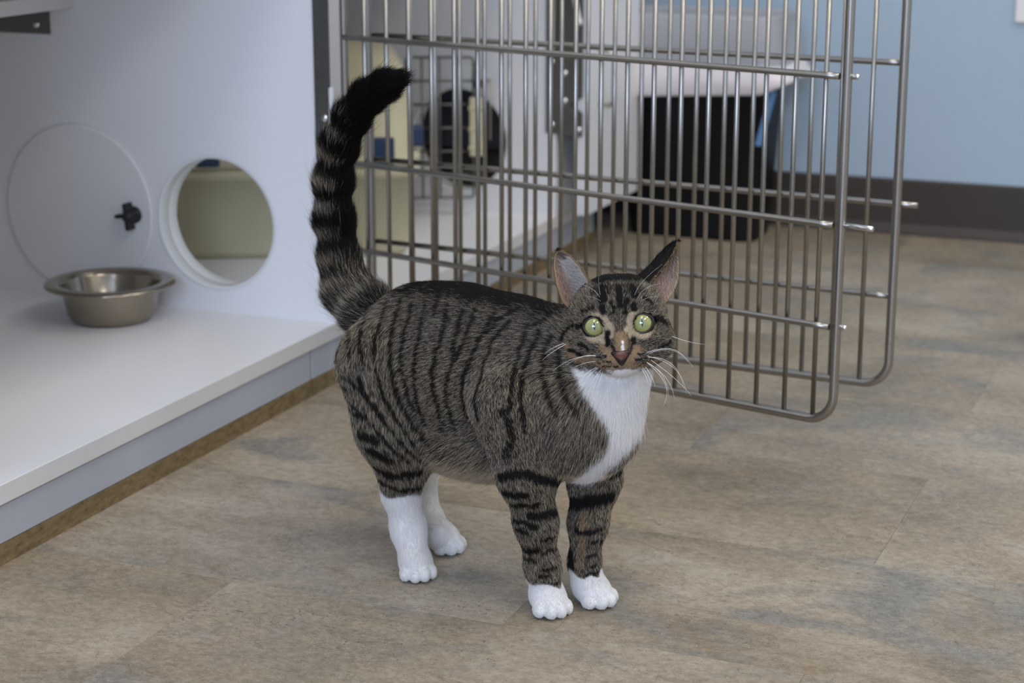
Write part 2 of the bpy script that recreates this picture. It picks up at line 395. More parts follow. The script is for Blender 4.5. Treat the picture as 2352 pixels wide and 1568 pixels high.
# ------------------------------------------------------------------ wire cage doors
def round_path(pts, r, n=6):
    out = [Vector(pts[0])]
    for a, b, c in zip(pts, pts[1:], pts[2:]):
        a, b, c = Vector(a), Vector(b), Vector(c)
        d1 = (a-b).normalized(); d2 = (c-b).normalized()
        p1, p2 = b+d1*r, b+d2*r; ctr = b+(d1+d2)*r
        for k in range(n+1):
            t_ = math.pi/2*k/n
            out.append(ctr+(p1-ctr)*math.cos(t_)+(p2-ctr)*math.sin(t_))
    out.append(Vector(pts[-1])); return out
def wire_door(cond, hinge, ang, W, rails, zb, bars, side, stubs, label):
    """hinge world xy; ang clockwise from +Y; local x runs out from the hinge"""
    rz = math.pi/2-math.radians(ang)
    zt = .648
    loop = []
    R = .03
    for (cx_, cz_, a0) in ((W-R, zb+R, 270), (W-R, zt-R, 0), (R*.3, zt-R*.3, 90), (R*.3, zb+R*.3, 180)):
        rr = R if cx_ > R else R*.3
        for k in range(9):
            a = math.radians(a0+90*k/8); loop.append((cx_+rr*math.cos(a), 0, cz_+rr*math.sin(a)))
    fr = bm_obj('wire_door', tube_bm(loop, .0053, 12, None, True), steel_wire, cond)
    fr.location = (hinge[0]-cond.location[0], hinge[1]-cond.location[1], 0); fr.rotation_euler = (0, 0, rz)
    fr['label'] = label
    ubm = tube_bm([(0, 0, zb), (0, 0, zt)], .0029, 8); ume = bpy.data.meshes.new('upright_wire'); ubm.to_mesh(ume); ubm.free(); ume.materials.append(steel_wire)
    for s in bars:
        o = new_obj('upright_wire', ume, None, fr); o.location = (s, 0, 0)
    for z, e0, e1 in rails:
        tube('cross_rail', [(e0, side*.0062, z), (W*.25, side*.0064, z), (W*.5, side*.0062, z), (W*.75, side*.0064, z), (e1-.02, side*.0062, z), (e1, side*.0058, z)], .0036, steel_wire, fr, 10)
    for z, e0, e1 in stubs:
        tube('pin', [(e0, 0, z), (e1-.001, 0, z), (e1, 0, z)], [.003, .003, .0022], steel_bright, fr, 10)
    return fr
SP = .0358
h1 = (-1.124, 2.166); h2 = (-1.124, 2.234)
wire_door(condoA, h1, 104.35, .703, [(.462, .004, .697), (.3035, .004, .697), (.1917, .004, .697), (.56, .004, .697)],
          .0835, [.034+SP*k for k in range(19)], -1, [(.462, .703, .717), (.3035, .703, .741), (.1917, .703, .715)],
          'nearer open wire door of the cage')
wire_door(condoB, h2, 94.65, .706, [(.457, .004, .706), (.2952, .004, .729), (.1855, .004, .704), (.56, .004, .706)],
          .079, [.671-SP*k for k in range(19)], 1, [], 'open wire door swung behind the nearer one')

# ------------------------------------------------------------------ steel bowl
bowl = empty('food_bowl', (-1.4405, 2.0895, BT)); tag(bowl, 'stainless steel food bowl with wide rim on white condo deck', 'bowl')
R0 = .0545
prof = [(0, .0012), (R0-.006, .0012), (R0-.001, .003), (R0+.0035, .010), (.0655, .047), (.0668, .0515), (.070, .0533), (.079, .0535), (.0845, .0525), (.0865, .0505), (.0868, .0488), (.0858, .0482)]
inner = [(.0853, .0497), (.0838, .0508), (.079, .0518), (.070, .0516), (.0655, .0497), (.0640, .046), (R0+.001, .010), (R0-.004, .0042), (R0-.012, .0028), (0, .0028)]
bm_obj('bowl_shell', lathe_bm(prof+inner, 96), bowl_steel, bowl)
bm_obj('base_ring', lathe_bm([(R0-.012, .0012), (R0-.011, 0), (R0-.004, 0), (R0-.002, .0022)], 64), bowl_steel, bowl)

# ------------------------------------------------------------------ pet carrier
CA = math.radians(27)
car = empty('pet_carrier', (-1.243, 2.597, BT), CA)
tag(car, 'beige plastic pet carrier with navy latches inside the right condo', 'pet carrier')
def loft(rings, cap0=True, cap1=True, bm=None):
    bm = bm or bmesh.new(); V = [[bm.verts.new(p) for p in r] for r in rings]; n = len(V[0])
    for A, B in zip(V, V[1:]):
        for k in range(n): bm.faces.new((A[k], A[(k+1) % n], B[(k+1) % n], B[k])).smooth = True
    if cap0: bm.faces.new(V[0][::-1])
    if cap1: bm.faces.new(V[-1])
    return bm
CL, CD = .43, .30
def cring(ins, z, r): return [(x, y, z) for x, y in rrect(CL-2*ins, CD-2*ins, r, 6, -CL/2+.015, CD/2-.012)]
bm_obj('lower_shell', loft([cring(.03, 0.004, .03), cring(.021, .0, .035), cring(.016, .012, .04), cring(.004, .122, .045), cring(-.004, .124, .05), cring(-.004, .139, .05), cring(.0, .141, .05)]), beige, car)
bm_obj('upper_shell', loft([cring(-.004, .1415, .05), cring(-.004, .157, .05), cring(.005, .159, .05), cring(.009, .235, .05), cring(.017, .275, .055), cring(.032, .30, .06), cring(.06, .316, .06), cring(.10, .321, .04)]), beige, car)
for yy in (.06, .20):
    box('foot', -.36, -.30, yy, yy+.03, -.0002, .004, beige, car); box('foot', -.08, -.02, yy, yy+.03, -.0002, .004, beige, car)
bm = bmesh.new(); tube_bm([(-.30, CD/2, .318), (-.28, CD/2, .333), (-.24, CD/2, .336), (-.16, CD/2, .318), (-.12, CD/2, .333), (-.10, CD/2, .318)], .009, 10, bm)
bm_obj('handle', bm, beige, car)
for xx in (-.055, -.316):
    lt = box('latch', xx, xx+.034, -.0225, -.008, .146, .187, navy, car, .003, 2); lt['label'] = 'navy latch'
lt = box('latch', .002, .024, .03, .06, .165, .196, navy, car, .004, 2)
# wire door of the carrier, standing open
FX, FY = -1.385, 2.890
dr = bm_obj('carrier_door', tube_bm([(x, 0, z) for x, z in rrect(.112, .236, .006, 3, .056, .033+.118)], .0024, 8, None, True), steel_dark, car)
inv = Matrix.Rotation(-CA, 4, 'Z') @ Matrix.Translation((1.243, -2.597, 0))
p_ = inv @ Vector((FX, FY, 0)); dr.location = (p_.x, p_.y, 0); dr.rotation_euler = (0, 0, YAW-CA+.03)
for k in range(1, 6): tube('door_wire', [(-.003, .002, .033+.236*k/6), (.128 if k < 5 else .14, .002, .033+.236*k/6)], .0019, steel_dark, dr, 8)
for x in (.026, .055, .083): tube('door_wire', [(x, -.001, .033), (x, -.001, .269)], .0019, steel_dark, dr, 8)
tube('latch_rod', [(.118, -.004, .055), (.118, -.004, .262)], .0022, steel_wire, dr, 8)
tube('latch_rod', [(.140, .002, .13), (.140, .002, .236)], .0018, steel_wire, dr, 8)
lk = box('latch_housing', .105, .128, -.010, .004, .104, .203, beige, dr, .003, 2)
for zz in (.118, .15, .185): box('rib', .103, .130, -.012, .004, zz-.003, zz+.003, beige, dr, .001, 1)
box('latch_catch', .110, .126, -.010, .003, .218, .232, black_plastic, dr, .003, 2)
bm_obj('latch_knob', lathe_bm([(0, .262), (.006, .259), (.008, .252), (.006, .246), (.0045, .236), (.008, .232), (0, .231)], 16, None, (.118, -.004)), steel_bright, dr)

# navy tote behind the far divider, glimpsed through its round hole
tote = empty('storage_tote', (-1.52, 3.085, BT), 0); tag(tote, 'dark navy tote seen through the round hole of the far divider', 'tote')
def tring(w_, d_, z, r=.02): return [(x, y, z) for x, y in rrect(w_, d_, r, 5)]
bm_obj('tote_body', loft([tring(.48, .10, 0), tring(.50, .115, .01), tring(.53, .125, .10)]), black_plastic, tote)
bm_obj('tote_lid', loft([tring(.53, .125, .101), tring(.545, .135, .105), tring(.545, .135, .24), tring(.52, .12, .255)]), navy_dark, tote)
# ------------------------------------------------------------------ waste bin
bn = empty('waste_bin', (-1.0, 3.36, 0)); tag(bn, 'black plastic waste bin by the blue wall', 'waste bin')
def ring(x0, x1, y0, y1, z, r, jit=None):
    out = []
    for k, (x, y) in enumerate(rrect(x1-x0, y1-y0, r, 8, (x0+x1)/2, (y0+y1)/2)):
        q = jit(k, x, y) if jit else (0, 0, 0)
        out.append((x+q[0]+1.0, y+q[1]-3.36, z+q[2]))
    return out
bm = loft([ring(-1.125, -.897, 3.295, 3.415, 0.004, .03), ring(-1.130, -.892, 3.290, 3.42, 0, .03), ring(-1.131, -.891, 3.289, 3.421, .006, .03),
           ring(-1.150, -.866, 3.272, 3.442, .385, .035), ring(-1.156, -.860, 3.266, 3.448, .388, .037), ring(-1.156, -.860, 3.266, 3.448, .400, .037),
           ring(-1.150, -.866, 3.272, 3.442, .400, .035), ring(-1.146, -.870, 3.276, 3.438, .38, .033), ring(-1.128, -.896, 3.296, 3.414, .01, .03)])
bm_obj('bin_body', bm, bin_black, bn)
bag = empty('bin_bag', (-1.0, 3.36, .402)); tag(bag, 'translucent white plastic bag folded over the black bin rim', 'bag')
def jit(amp, seed, flare=0, dip=0):
    def f(k, x, y):
        a = math.atan2(y-3.36, x+1.0); rr = amp*(math.sin(a*7+seed)+.6*math.sin(a*13+seed*2.3)+.5*math.sin(a*23+seed*5))
        fl = max(0, math.cos(a))**2*flare
        return (math.cos(a)*rr+fl, math.sin(a)*rr*.5-(.004 if y < 3.36 else 0), dip*(math.sin(a*3+1.2)*.4+math.sin(a*5+seed)*.5) + max(0, math.cos(a))**3*.03*(dip > 0))
    return f
def shift(r): return [(x, y, z-.402) for x, y, z in r]
bm_obj('bag_film', loft([shift(ring(-1.120, -.905, 3.305, 3.405, .05, .03, jit(.002, 3))), shift(ring(-1.142, -.874, 3.281, 3.433, .37, .034, jit(.001, 1))), shift(ring(-1.151, -.865, 3.271, 3.443, .4035, .036)), shift(ring(-1.158, -.858, 3.264, 3.450, .405, .038)), shift(ring(-1.1605, -.8555, 3.2615, 3.4525, .400, .04, jit(.0008, 2))),
                   shift(ring(-1.163, -.851, 3.258, 3.4555, .35, .04, jit(.0015, 5, .004))), shift(ring(-1.165, -.846, 3.255, 3.458, .318, .04, jit(.002, 8, .01)))], True, False), bag_film, bag)
bm_obj('bag_cuff', loft([shift(ring(-1.164, -.848, 3.256, 3.457, .322, .04, jit(.002, 8, .01))), shift(ring(-1.167, -.842, 3.250, 3.460, .30, .04, jit(.003, 2, .02))),
                   shift(ring(-1.168, -.84, 3.246, 3.462, .272, .042, jit(.003, 4, .03, .02))), shift(ring(-1.164, -.845, 3.251, 3.460, .266, .042, jit(.003, 4, .028, .02)))], False, False), bag_white, bag)
bm = bmesh.new(); box_bm(-.006, .006, -.0012, .0012, -.10, 0, .0005, 1, bm)
for v in bm.verts: v.co.x += .012*(v.co.z*8)**2*-1+.02*v.co.z; v.co.y += .006*math.sin(v.co.z*40)
rb = bm_obj('drawstring', bm, blue_ribbon, bag); rb.location = (.142, -.085, -.125); rb['label'] = 'blue drawstring'
rb.rotation_euler = (0, math.radians(8), math.radians(20))
# ------------------------------------------------------------------ the cat
# cat frame: x forward along the spine, y to the cat's left, z up; origin on the floor under the belly
CO = np.array([-.68, 1.615, 0.0]); CYAW = math.atan2(-.300, .954)
cu = np.array([math.cos(CYAW), math.sin(CYAW), 0]); cv = np.array([-cu[1], cu[0], 0]); RW = np.stack([cu, cv, [0, 0, 1]])   # rows: local axes
hdv = np.array([-math.sin(YAW), math.cos(YAW), 0]); rtv = np.array([math.cos(YAW), math.sin(YAW), 0])
fwv = hdv*math.cos(PITCH)-np.array([0, 0, math.sin(PITCH)]); upv = hdv*math.sin(PITCH)+np.array([0, 0, math.cos(PITCH)])
EYE = RW @ (np.array([0, 0, CAM_H])-CO); FWL, RTL, UPL = RW @ fwv, RW @ rtv, RW @ upv
def rayl(x, y): return FWL+RTL*(x-CX)/FPX-UPL*(y-CY)/FPX
def PX(x, y, l):                      # photo pixel on the plane l to the cat's left of its spine
    d = rayl(x, y); return EYE+d*((l-EYE[1])/d[1])
def PZ(x, y, z):
    d = rayl(x, y); return EYE+d*((z-EYE[2])/d[2])
def PDp(x, y, dep): return EYE+rayl(x, y)*dep
def proj(P):
    v = P-EYE; z = v @ FWL
    return np.stack([CX+FPX*(v @ RTL)/z, CY-FPX*(v @ UPL)/z, z], -1)
nrm = lambda v: v/np.linalg.norm(v)
# head frame: x to the photo's right, y up the face, z out of the face
HE = PDp(1420, 746, 1.700); hz_ = -nrm(rayl(1420, 746)); hx_ = nrm(RTL-hz_*(RTL @ hz_)); hy_ = np.cross(hz_, hx_)
ra = math.radians(4.2); hx_, hy_ = math.cos(ra)*hx_+math.sin(ra)*hy_, -math.sin(ra)*hx_+math.cos(ra)*hy_
HM = np.stack([hx_, hy_, hz_])        # rows
def HP(x, y, z): return HE+x*hx_+y*hy_+z*hz_
A3 = lambda *v: np.array(v, float)

PR = []
def cone(a, b, ra_, rb_, k=.012, ln=.010, flow=None, grp='body'):
    a, b = np.asarray(a, float), np.asarray(b, float)
    PR.append(dict(t='c', a=a, b=b, ra=ra_, rb=rb_, k=k, ln=ln, flow=nrm(b-a) if flow is None else nrm(np.asarray(flow, float)), g=grp))
def ell(c, r, k=.012, ln=.010, flow=(-1, 0, -.3), grp='body', M=None):
    PR.append(dict(t='e', c=np.asarray(c, float), r=np.asarray(r, float), k=k, ln=ln, flow=nrm(np.asarray(flow, float)), g=grp, M=M))
# trunk
ell((-.106, 0, .215), (.055, .053, .065), .02, .006, (-.7, 0, -.6))
ell((-.045, 0, .203), (.084, .060, .082), .03, .0052, (-1, 0, -.45))
ell((.045, 0, .204), (.079, .056, .074), .03, .0052, (-1, 0, -.5))
ell((-.035, 0, .215), (.090, .044, .067), .03, .0052, (-1, 0, -.45))
ell((.030, 0, .228), (.055, .036, .054), .03, .0052, (-1, 0, -.45))
ell((-.030, 0, .138), (.080, .046, .034), .03, .011, (-.8, 0, -.5))
ell((.098, .002, .185), (.045, .046, .056), .03, .008, (-.4, -.1, -1))
nb = HP(0, -.004, -.060)
cone((.066, 0, .214), nb, .048, .036, .026, .007, (-1, 0, -.35))
cone((.112, .0, .185), HP(0, -.030, -.040), .041, .029, .022, .010, (-.15, 0, -1))
# front legs
def leg(pts, rad, k=.012, ln=.0042, grp='leg'):
    for (p, q, r1, r2) in zip(pts, pts[1:], rad, rad[1:]): cone(p, q, r1, r2, k, ln, None, grp)
FRp = [PX(1172, 930, -.047), PX(1208, 1085, -.042), PX(1231, 1200, -.033), PX(1246, 1300, -.027), PZ(1256, 1362, .018)]
leg(FRp, [.038, .0245, .0168, .0132, .0125], .016)
FLp = [PX(1360, 985, .045), PX(1366, 1100, .036), PX(1351, 1200, .027), PX(1342, 1292, .022), PZ(1352, 1345, .018)]
leg(FLp, [.032, .0225, .0158, .0122, .0118], .014)
# hind legs
HRp = [PX(878, 835, -.038), PX(908, 985, -.044), PX(926, 1075, -.043)]
leg(HRp, [.044, .034, .0225], .02, .0062, 'thigh')
leg([PX(920, 1085, -.042), PX(921, 1130, -.041), PX(938, 1215, -.038), PZ(952, 1285, .02)], [.0210, .0168, .0150, .0138], .010, .0045, 'hind')
HLp = [PX(905, 860, .040), PX(930, 1000, .044), PX(952, 1090, .042)]
leg(HLp, [.048, .038, .022], .02, .0062, 'thigh')
leg([PX(952, 1095, .042), PX(962, 1140, .042), PX(984, 1195, .040), PZ(1004, 1232, .02)], [.0185, .0155, .0142, .0130], .010, .0040, 'hind')
tocam = nrm(A3(-FWL[0], -FWL[1], 0))
def paw(px, py, b, wid=1.0, grp='paw', zc=.0125):
    c = PZ(px, py, zc); f = nrm(A3(1, 0, 0)*(1-b)+tocam*b); sd_ = A3(-f[1], f[0], 0)
    M = np.stack([f, sd_, [0, 0, 1]])
    ell(c, (.0185*wid, .0165*wid, .0130), .006, .0017, f*.6+A3(0, 0, -.8), grp, M)
    ell(c-f*.008+A3(0, 0, .004), (.016*wid, .0145*wid, .013), .008, .0022, f*.6+A3(0, 0, -.8), grp, M)
    for o, fo, r in ((-.0138, .0090, .0074), (-.0048, .0155, .0083), (.0048, .0155, .0083), (.0138, .0090, .0074)):
        q = c+sd_*o*wid+f*fo*wid; q[2] = r+.0006
        ell(q, (r*1.2*wid, r*.72*wid, r*1.0), .0010, .0012, f*.6+A3(0, 0, -.8), grp, M)
    return c, f
PAWS = [paw(1262, 1378, .62), paw(1364, 1357, .30), paw(957, 1298, .72, .95), paw(1022, 1238, .25, .95)]
# tail
tpx = [(838, 705), (800, 668), (781, 600), (768, 510), (765, 420), (778, 340), (806, 272), (842, 225), (882, 198), (921, 180)]
trd = [.026, .0205, .0160, .0150, .0142, .0135, .0128, .0118, .0100, .0050]
TP = [PX(x, y, 0) for x, y in tpx]
for p, q, r1, r2 in zip(TP, TP[1:], trd, trd[1:]): cone(p, q, r1, r2, .012, .0125, None, 'tail')
# head
hf = lambda v: v[0]*hx_+v[1]*hy_+v[2]*hz_
def hell(c, r, k=.008, ln=.006): ell(HP(*c), r, k, ln, hf((0, .3, -1)), 'head', HM)
hell((0, .006, -.040), (.0445, .0405, .046), .012)
hell((0, .012, -.022), (.033, .027, .026), .012)
for s in (-1, 1):
    hell((s*.0300, -.016, -.027), (.0195, .0195, .021), .010, .008)
    hell((s*.0112, -.0305, .0038), (.0132, .0102, .0118), .004, .003)
    hell((s*.0215, .0130, -.013), (.013, .008, .011), .008, .005)
    hell((s*.022, -.013, -.010), (.012, .009, .012), .008, .004)
cone(HP(0, -.014, -.018), HP(0, -.028, -.001), .021, .0150, .008, .004, hf((0, 0, -1)), 'head')
cone(HP(0, .006, -.008), HP(0, -.0195, .0115), .0125, .0072, .007, .0028, hf((0, 1, -.2)), 'head')
hell((0, -.0380, -.0015), (.0105, .0065, .0090), .004, .004)
hell((0, -.031, -.018), (.028, .0130, .024), .010, .006)
EC = [(-.0212, .0002, -.0070), (.0212, .0002, -.0070)]; ER = .0117

def sd(p, P):
    if p['t'] == 'c':
        a, ba = p['a'], p['b']-p['a']; pa = P-a
        h = np.clip((pa @ ba)/(ba @ ba), 0, 1)
        return np.linalg.norm(pa-h[..., None]*ba, axis=-1)-(p['ra']+(p['rb']-p['ra'])*h)
    q = P-p['c']
    if p['M'] is not None: q = q @ p['M'].T
    k0 = np.linalg.norm(q/p['r'], axis=-1); k1 = np.linalg.norm(q/(p['r']**2), axis=-1)
    return k0*(k0-1)/np.maximum(k1, 1e-6)
h = .0022
lo = A3(-.265, -.125, -.006); hi = A3(.235, .13, .515)
dim = np.ceil((hi-lo)/h).astype(int)
ax = [lo[i]+h*np.arange(dim[i]) for i in range(3)]
D = np.full(dim, .05, np.float32)
def smin(a, b, k):
    t_ = np.clip(.5+.5*(b-a)/k, 0, 1); return b+(a-b)*t_-k*t_*(1-t_)
def sub(lo_, hi_):
    i0 = np.clip(((lo_-lo)/h).astype(int), 0, dim-1); i1 = np.clip(((hi_-lo)/h).astype(int)+2, 1, dim)
    sl = tuple(slice(a, b) for a, b in zip(i0, i1))
    G = np.stack(np.meshgrid(*[ax[i][sl[i]] for i in range(3)], indexing='ij'), -1)
    return sl, G
for p in PR:
    m = p['k']+.012
    if p['t'] == 'c':
        rr = max(p['ra'], p['rb']); l0 = np.minimum(p['a'], p['b'])-rr-m; h0 = np.maximum(p['a'], p['b'])+rr+m
    else:
        rr = p['r'].max() if p['M'] is not None else p['r']; l0 = p['c']-rr-m; h0 = p['c']+rr+m
    sl, G = sub(l0, h0)
    D[sl] = smin(D[sl], sd(p, G).astype(np.float32), p['k'])
for c in EC:                                         # eye sockets
    cc = HP(*c); sl, G = sub(cc-.02, cc+.02)
    D[sl] = np.maximum(D[sl], (ER+.0004-np.linalg.norm(G-cc, axis=-1)).astype(np.float32))
D = np.maximum(D, (.0006-ax[2])[None, None, :].astype(np.float32))
# surface nets
S = D < 0
n_in = sum(S[a:dim[0]-1+a, b:dim[1]-1+b, c:dim[2]-1+c].astype(np.int8) for a in (0, 1) for b in (0, 1) for c in (0, 1))
cells = np.argwhere((n_in > 0) & (n_in < 8))
idx = -np.ones(np.array(dim)-1, np.int64); idx[tuple(cells.T)] = np.arange(len(cells))
acc = np.zeros((len(cells), 3)); cnt = np.zeros(len(cells))
offs = [A3(a, b, c) for a in (0, 1) for b in (0, 1) for c in (0, 1)]
corner = [D[cells[:, 0]+int(o[0]), cells[:, 1]+int(o[1]), cells[:, 2]+int(o[2])] for o in offs]
for i in range(8):
    for j in range(i+1, 8):
        if np.abs(offs[i]-offs[j]).sum() != 1: continue
        da, db = corner[i], corner[j]; m = (da < 0) != (db < 0)
        t_ = np.where(m, da/np.where(m, da-db, 1), 0)
        acc += np.where(m[:, None], offs[i]+(offs[j]-offs[i])*t_[:, None], 0); cnt += m
VERT = lo+h*(cells+acc/cnt[:, None])
quads = []
for axx in range(3):
    b_, c_ = (axx+1) % 3, (axx+2) % 3
    sA = [slice(1, -1)]*3; sA[axx] = slice(0, -1); sB = list(sA); sB[axx] = slice(1, None)
    # edges along axx between grid points
    e = S[tuple(sA)] != S[tuple(sB)]
    ei = np.argwhere(e); ei2 = ei.copy()
    for q in range(3):
        if q != axx: ei[:, q] += 1
    inside = S[tuple(ei.T)]
    def cid(db, dc):
        k = ei.copy(); k[:, b_] -= db; k[:, c_] -= dc
        return idx[tuple(k.T)]
    q4 = np.stack([cid(0, 0), cid(1, 0), cid(1, 1), cid(0, 1)], 1)
    q4[~inside] = q4[~inside][:, ::-1]
    quads.append(q4)
quads = np.concatenate(quads); quads = quads[(quads >= 0).all(1)]
# gradient normals from the field
gr = np.gradient(D, h)
def sample(field, P):
    g = (P-lo)/h; i = np.clip(np.floor(g).astype(int), 0, dim-2); f = g-i; out = 0
    for a in (0, 1):
        for b in (0, 1):
            for c in (0, 1):
                wgt = (f[:, 0] if a else 1-f[:, 0])*(f[:, 1] if b else 1-f[:, 1])*(f[:, 2] if c else 1-f[:, 2])
                out = out+field[i[:, 0]+a, i[:, 1]+b, i[:, 2]+c]*wgt
    return out
def normal_at(P):
    n = np.stack([sample(g, P) for g in gr], -1); return n/np.maximum(np.linalg.norm(n, axis=1, keepdims=True), 1e-9)
VN = normal_at(VERT)
# one light smoothing pass over the nets mesh keeps toes and lids crisp
nbr = np.zeros_like(VERT); nc = np.zeros(len(VERT))
for a in range(4):
    np.add.at(nbr, quads[:, a], VERT[quads[:, (a+1) % 4]]); np.add.at(nc, quads[:, a], 1)
    np.add.at(nbr, quads[:, a], VERT[quads[:, (a-1) % 4]]); np.add.at(nc, quads[:, a], 1)
VERT = VERT*.5+.5*nbr/nc[:, None]
VERT[:, 2] = np.maximum(VERT[:, 2], .0004)

# ---- attributes of the coat
def coat_fields(P):
    W = np.stack([np.exp(-np.maximum(sd(p, P), -.004)/.006) for p in PR], 1)
    W /= W.sum(1, keepdims=True)
    flow = W @ np.stack([p['flow'] for p in PR]); ln = W @ np.array([p['ln'] for p in PR])
    grp = {g: W @ np.array([1.0 if p['g'] == g else 0 for p in PR]) for g in ('body', 'leg', 'thigh', 'hind', 'paw', 'tail', 'head')}
    return flow, ln, grp
PV = proj(VERT); FRONT = ((EYE-VERT)*VN).sum(1) > 0
fv = np.where(FRONT)[0]
def to_surface(pxs):
    out = []
    for (x, y) in pxs:
        d2 = (PV[fv, 0]-x)**2+(PV[fv, 1]-y)**2
        near = np.where(d2 < 60)[0]
        if len(near) == 0: near = np.array([d2.argmin()])
        dz = PV[fv[near], 2]; b = near[np.where(dz < dz.min()+.022, d2[near], 1e9).argmin()]; out.append(VERT[fv[b]])
    return np.array(out)
def poly(pts, step=7):
    o = []
    for (a, b) in zip(pts, pts[1:]):
        n = max(1, int(math.hypot(b[0]-a[0], b[1]-a[1])/step))
        o += [(a[0]+(b[0]-a[0])*k/n, a[1]+(b[1]-a[1])*k/n) for k in range(n)]
    return o+[pts[-1]]
z8 = lambda *p: [(700+x/2.735, 600+y/2.735) for x, y in p]
z3 = lambda *p: [(820+x/3.267, 960+y/3.267) for x, y in p]
z1 = lambda *p: [(1200+x/3.734, 500+y/3.734) for x, y in p]
MPX = 1.72/FPX
STR = []      # (samples, half width m, strength, kind)
def stripe(pts, wpx, kind='dark', st=1.0, mirror=False):
    q = to_surface(poly(pts, 4 if wpx < 6 else 7)); STR.append((q, wpx*MPX, st, kind))
    if mirror: STR.append((q*A3(1, -1, 1), wpx*MPX, st, kind))
z6 = lambda *p: [(740+x/3.137, 640+y/3.137) for x, y in p]
for pts in (((470, 150), (410, 340), (380, 470), (370, 600)), ((330, 180), (290, 330), (270, 480), (300, 620)), ((560, 160), (510, 330), (490, 480), (490, 640), (520, 780), (560, 900), (640, 1050), (760, 1200)),
            ((640, 190), (610, 330), (560, 520), (570, 650), (600, 800), (660, 950)), ((740, 170), (700, 380), (670, 520), (660, 700), (680, 880), (740, 1050)), ((900, 200), (870, 380), (820, 520), (790, 650), (790, 780), (830, 930), (870, 1100)),
            ((830, 130), (800, 260)), ((1010, 240), (950, 430), (940, 600), (890, 780), (900, 920), (950, 1080)), ((1100, 220), (1040, 400), (970, 560)), ((1230, 260), (1130, 430), (1070, 570), (1020, 700), (1010, 850), (1040, 1000)),
            ((1340, 320), (1230, 440), (1170, 600), (1150, 700), (1100, 880), (1120, 1010)), ((1420, 210), (1270, 290), (1190, 390)), ((1470, 340), (1430, 480), (1390, 640), (1370, 780), (1350, 950)),
            ((1560, 380), (1490, 530), (1440, 700), (1430, 900), (1460, 1100)), ((1650, 420), (1590, 530), (1580, 680), (1620, 850), (1680, 980)), ((1640, 260), (1520, 340)), ((1700, 520), (1700, 700), (1760, 880), (1850, 1000)), ((100, 430), (115, 600)), ((190, 380), (200, 560))):
    stripe(z6(*pts), 6.6, 'dark', .85, True)
stripe(z6((1310, 960), (1350, 1060), (1370, 1150), (1320, 1290)), 11, 'dark', .72, True)
for pts, wd in ((((100, 690), (200, 740), (320, 860), (450, 1010)), 5), (((140, 830), (260, 960), (380, 1080), (500, 1230), (620, 1330)), 5), (((260, 720), (330, 870), (480, 1080), (640, 1270), (740, 1340)), 5), (((380, 640), (440, 860), (560, 1060), (700, 1260)), 4.5),
                (((275, 1130), (400, 1180)), 12), (((210, 950), (310, 1010)), 8), (((340, 1240), (480, 1310)), 13), (((390, 1370), (520, 1430), (690, 1410)), 11), (((430, 1470), (560, 1530), (700, 1510)), 7), (((120, 760), (180, 800)), 8)):
    stripe(z6(*pts), wd, 'dark', .95, True)
for pts, wd in ((((1090, 445), (1250, 420), (1400, 470), (1570, 510)), 9), (((1110, 565), (1180, 585), (1265, 580)), 8), (((1150, 660), (1250, 660), (1350, 650)), 6), (((1300, 745), (1400, 735), (1490, 715)), 8),
                (((1165, 775), (1260, 790), (1350, 825)), 6), (((1180, 835), (1270, 860)), 7), (((1210, 965), (1290, 1010), (1360, 1000)), 7), (((1380, 930), (1470, 900)), 4), (((1260, 1060), (1340, 1080)), 3.5),
                (((1360, 1190), (1430, 1190)), 3), (((1380, 1140), (1480, 1130)), 3), (((1400, 1260), (1500, 1235)), 3), (((1390, 1020), (1480, 990)), 3),
                (((1590, 650), (1740, 635), (1900, 600)), 13), (((1645, 845), (1690, 865), (1740, 870)), 6), (((1760, 860), (1830, 845)), 5), (((1770, 940), (1820, 925)), 5), (((1600, 900), (1605, 1040), (1610, 1180)), 9),
                (((1740, 1050), (1790, 1030)), 4), (((1730, 1190), (1800, 1160)), 4), (((1760, 1120), (1800, 1100)), 3), (((1890, 440), (1980, 400)), 6)):
    stripe(z3(*pts), wd*1.3, 'dark', 1)
stripe(z8((380, 215), (600, 185), (900, 180), (1200, 215), (1400, 265), (1560, 310)), 11, 'dark', .8)
stripe(z3((1700, 700), (1690, 900), (1670, 1100)), 11, 'orange', .5)
# face
for pts, wd in ((((530, 910), (430, 930), (380, 970), (330, 1030)), 7.5), (((1115, 868), (1200, 880), (1260, 910), (1298, 945)), 8), (((690, 590), (690, 700)), 9), (((680, 770), (690, 840)), 6), (((760, 730), (780, 800)), 5),
                (((825, 590), (838, 740)), 7), (((890, 710), (880, 800)), 5), (((940, 590), (960, 650)), 8), (((962, 750), (966, 830)), 6), (((732, 1000), (738, 1080)), 8), (((957, 1000), (955, 1070)), 7),
                (((755, 1085), (790, 1150)), 3), (((940, 1080), (925, 1150)), 3), (((490, 1080), (560, 1120)), 4), (((400, 1130), (500, 1180)), 5), (((1180, 1110), (1275, 1060)), 4), (((640, 1190), (720, 1190)), 2.4),
                (((640, 1238), (760, 1242)), 2.2), (((680, 1275), (810, 1282)), 2.2), (((990, 1170), (1055, 1160)), 2.4), (((970, 1222), (1075, 1195)), 2.4), (((1010, 1262), (1065, 1245)), 2.2), (((520, 800), (600, 770)), 4), (((1040, 680), (1100, 720)), 4)):
    stripe(z1(*pts), wd*(1.25 if pts[0][1] < 870 else 1.05), 'dark', 1)
stripe(z1((570, 500), (700, 520), (830, 500), (950, 510), (1080, 480)), 24, 'dark', .9)
stripe(z1((640, 610), (830, 600), (1000, 600)), 18, 'dark', .5)
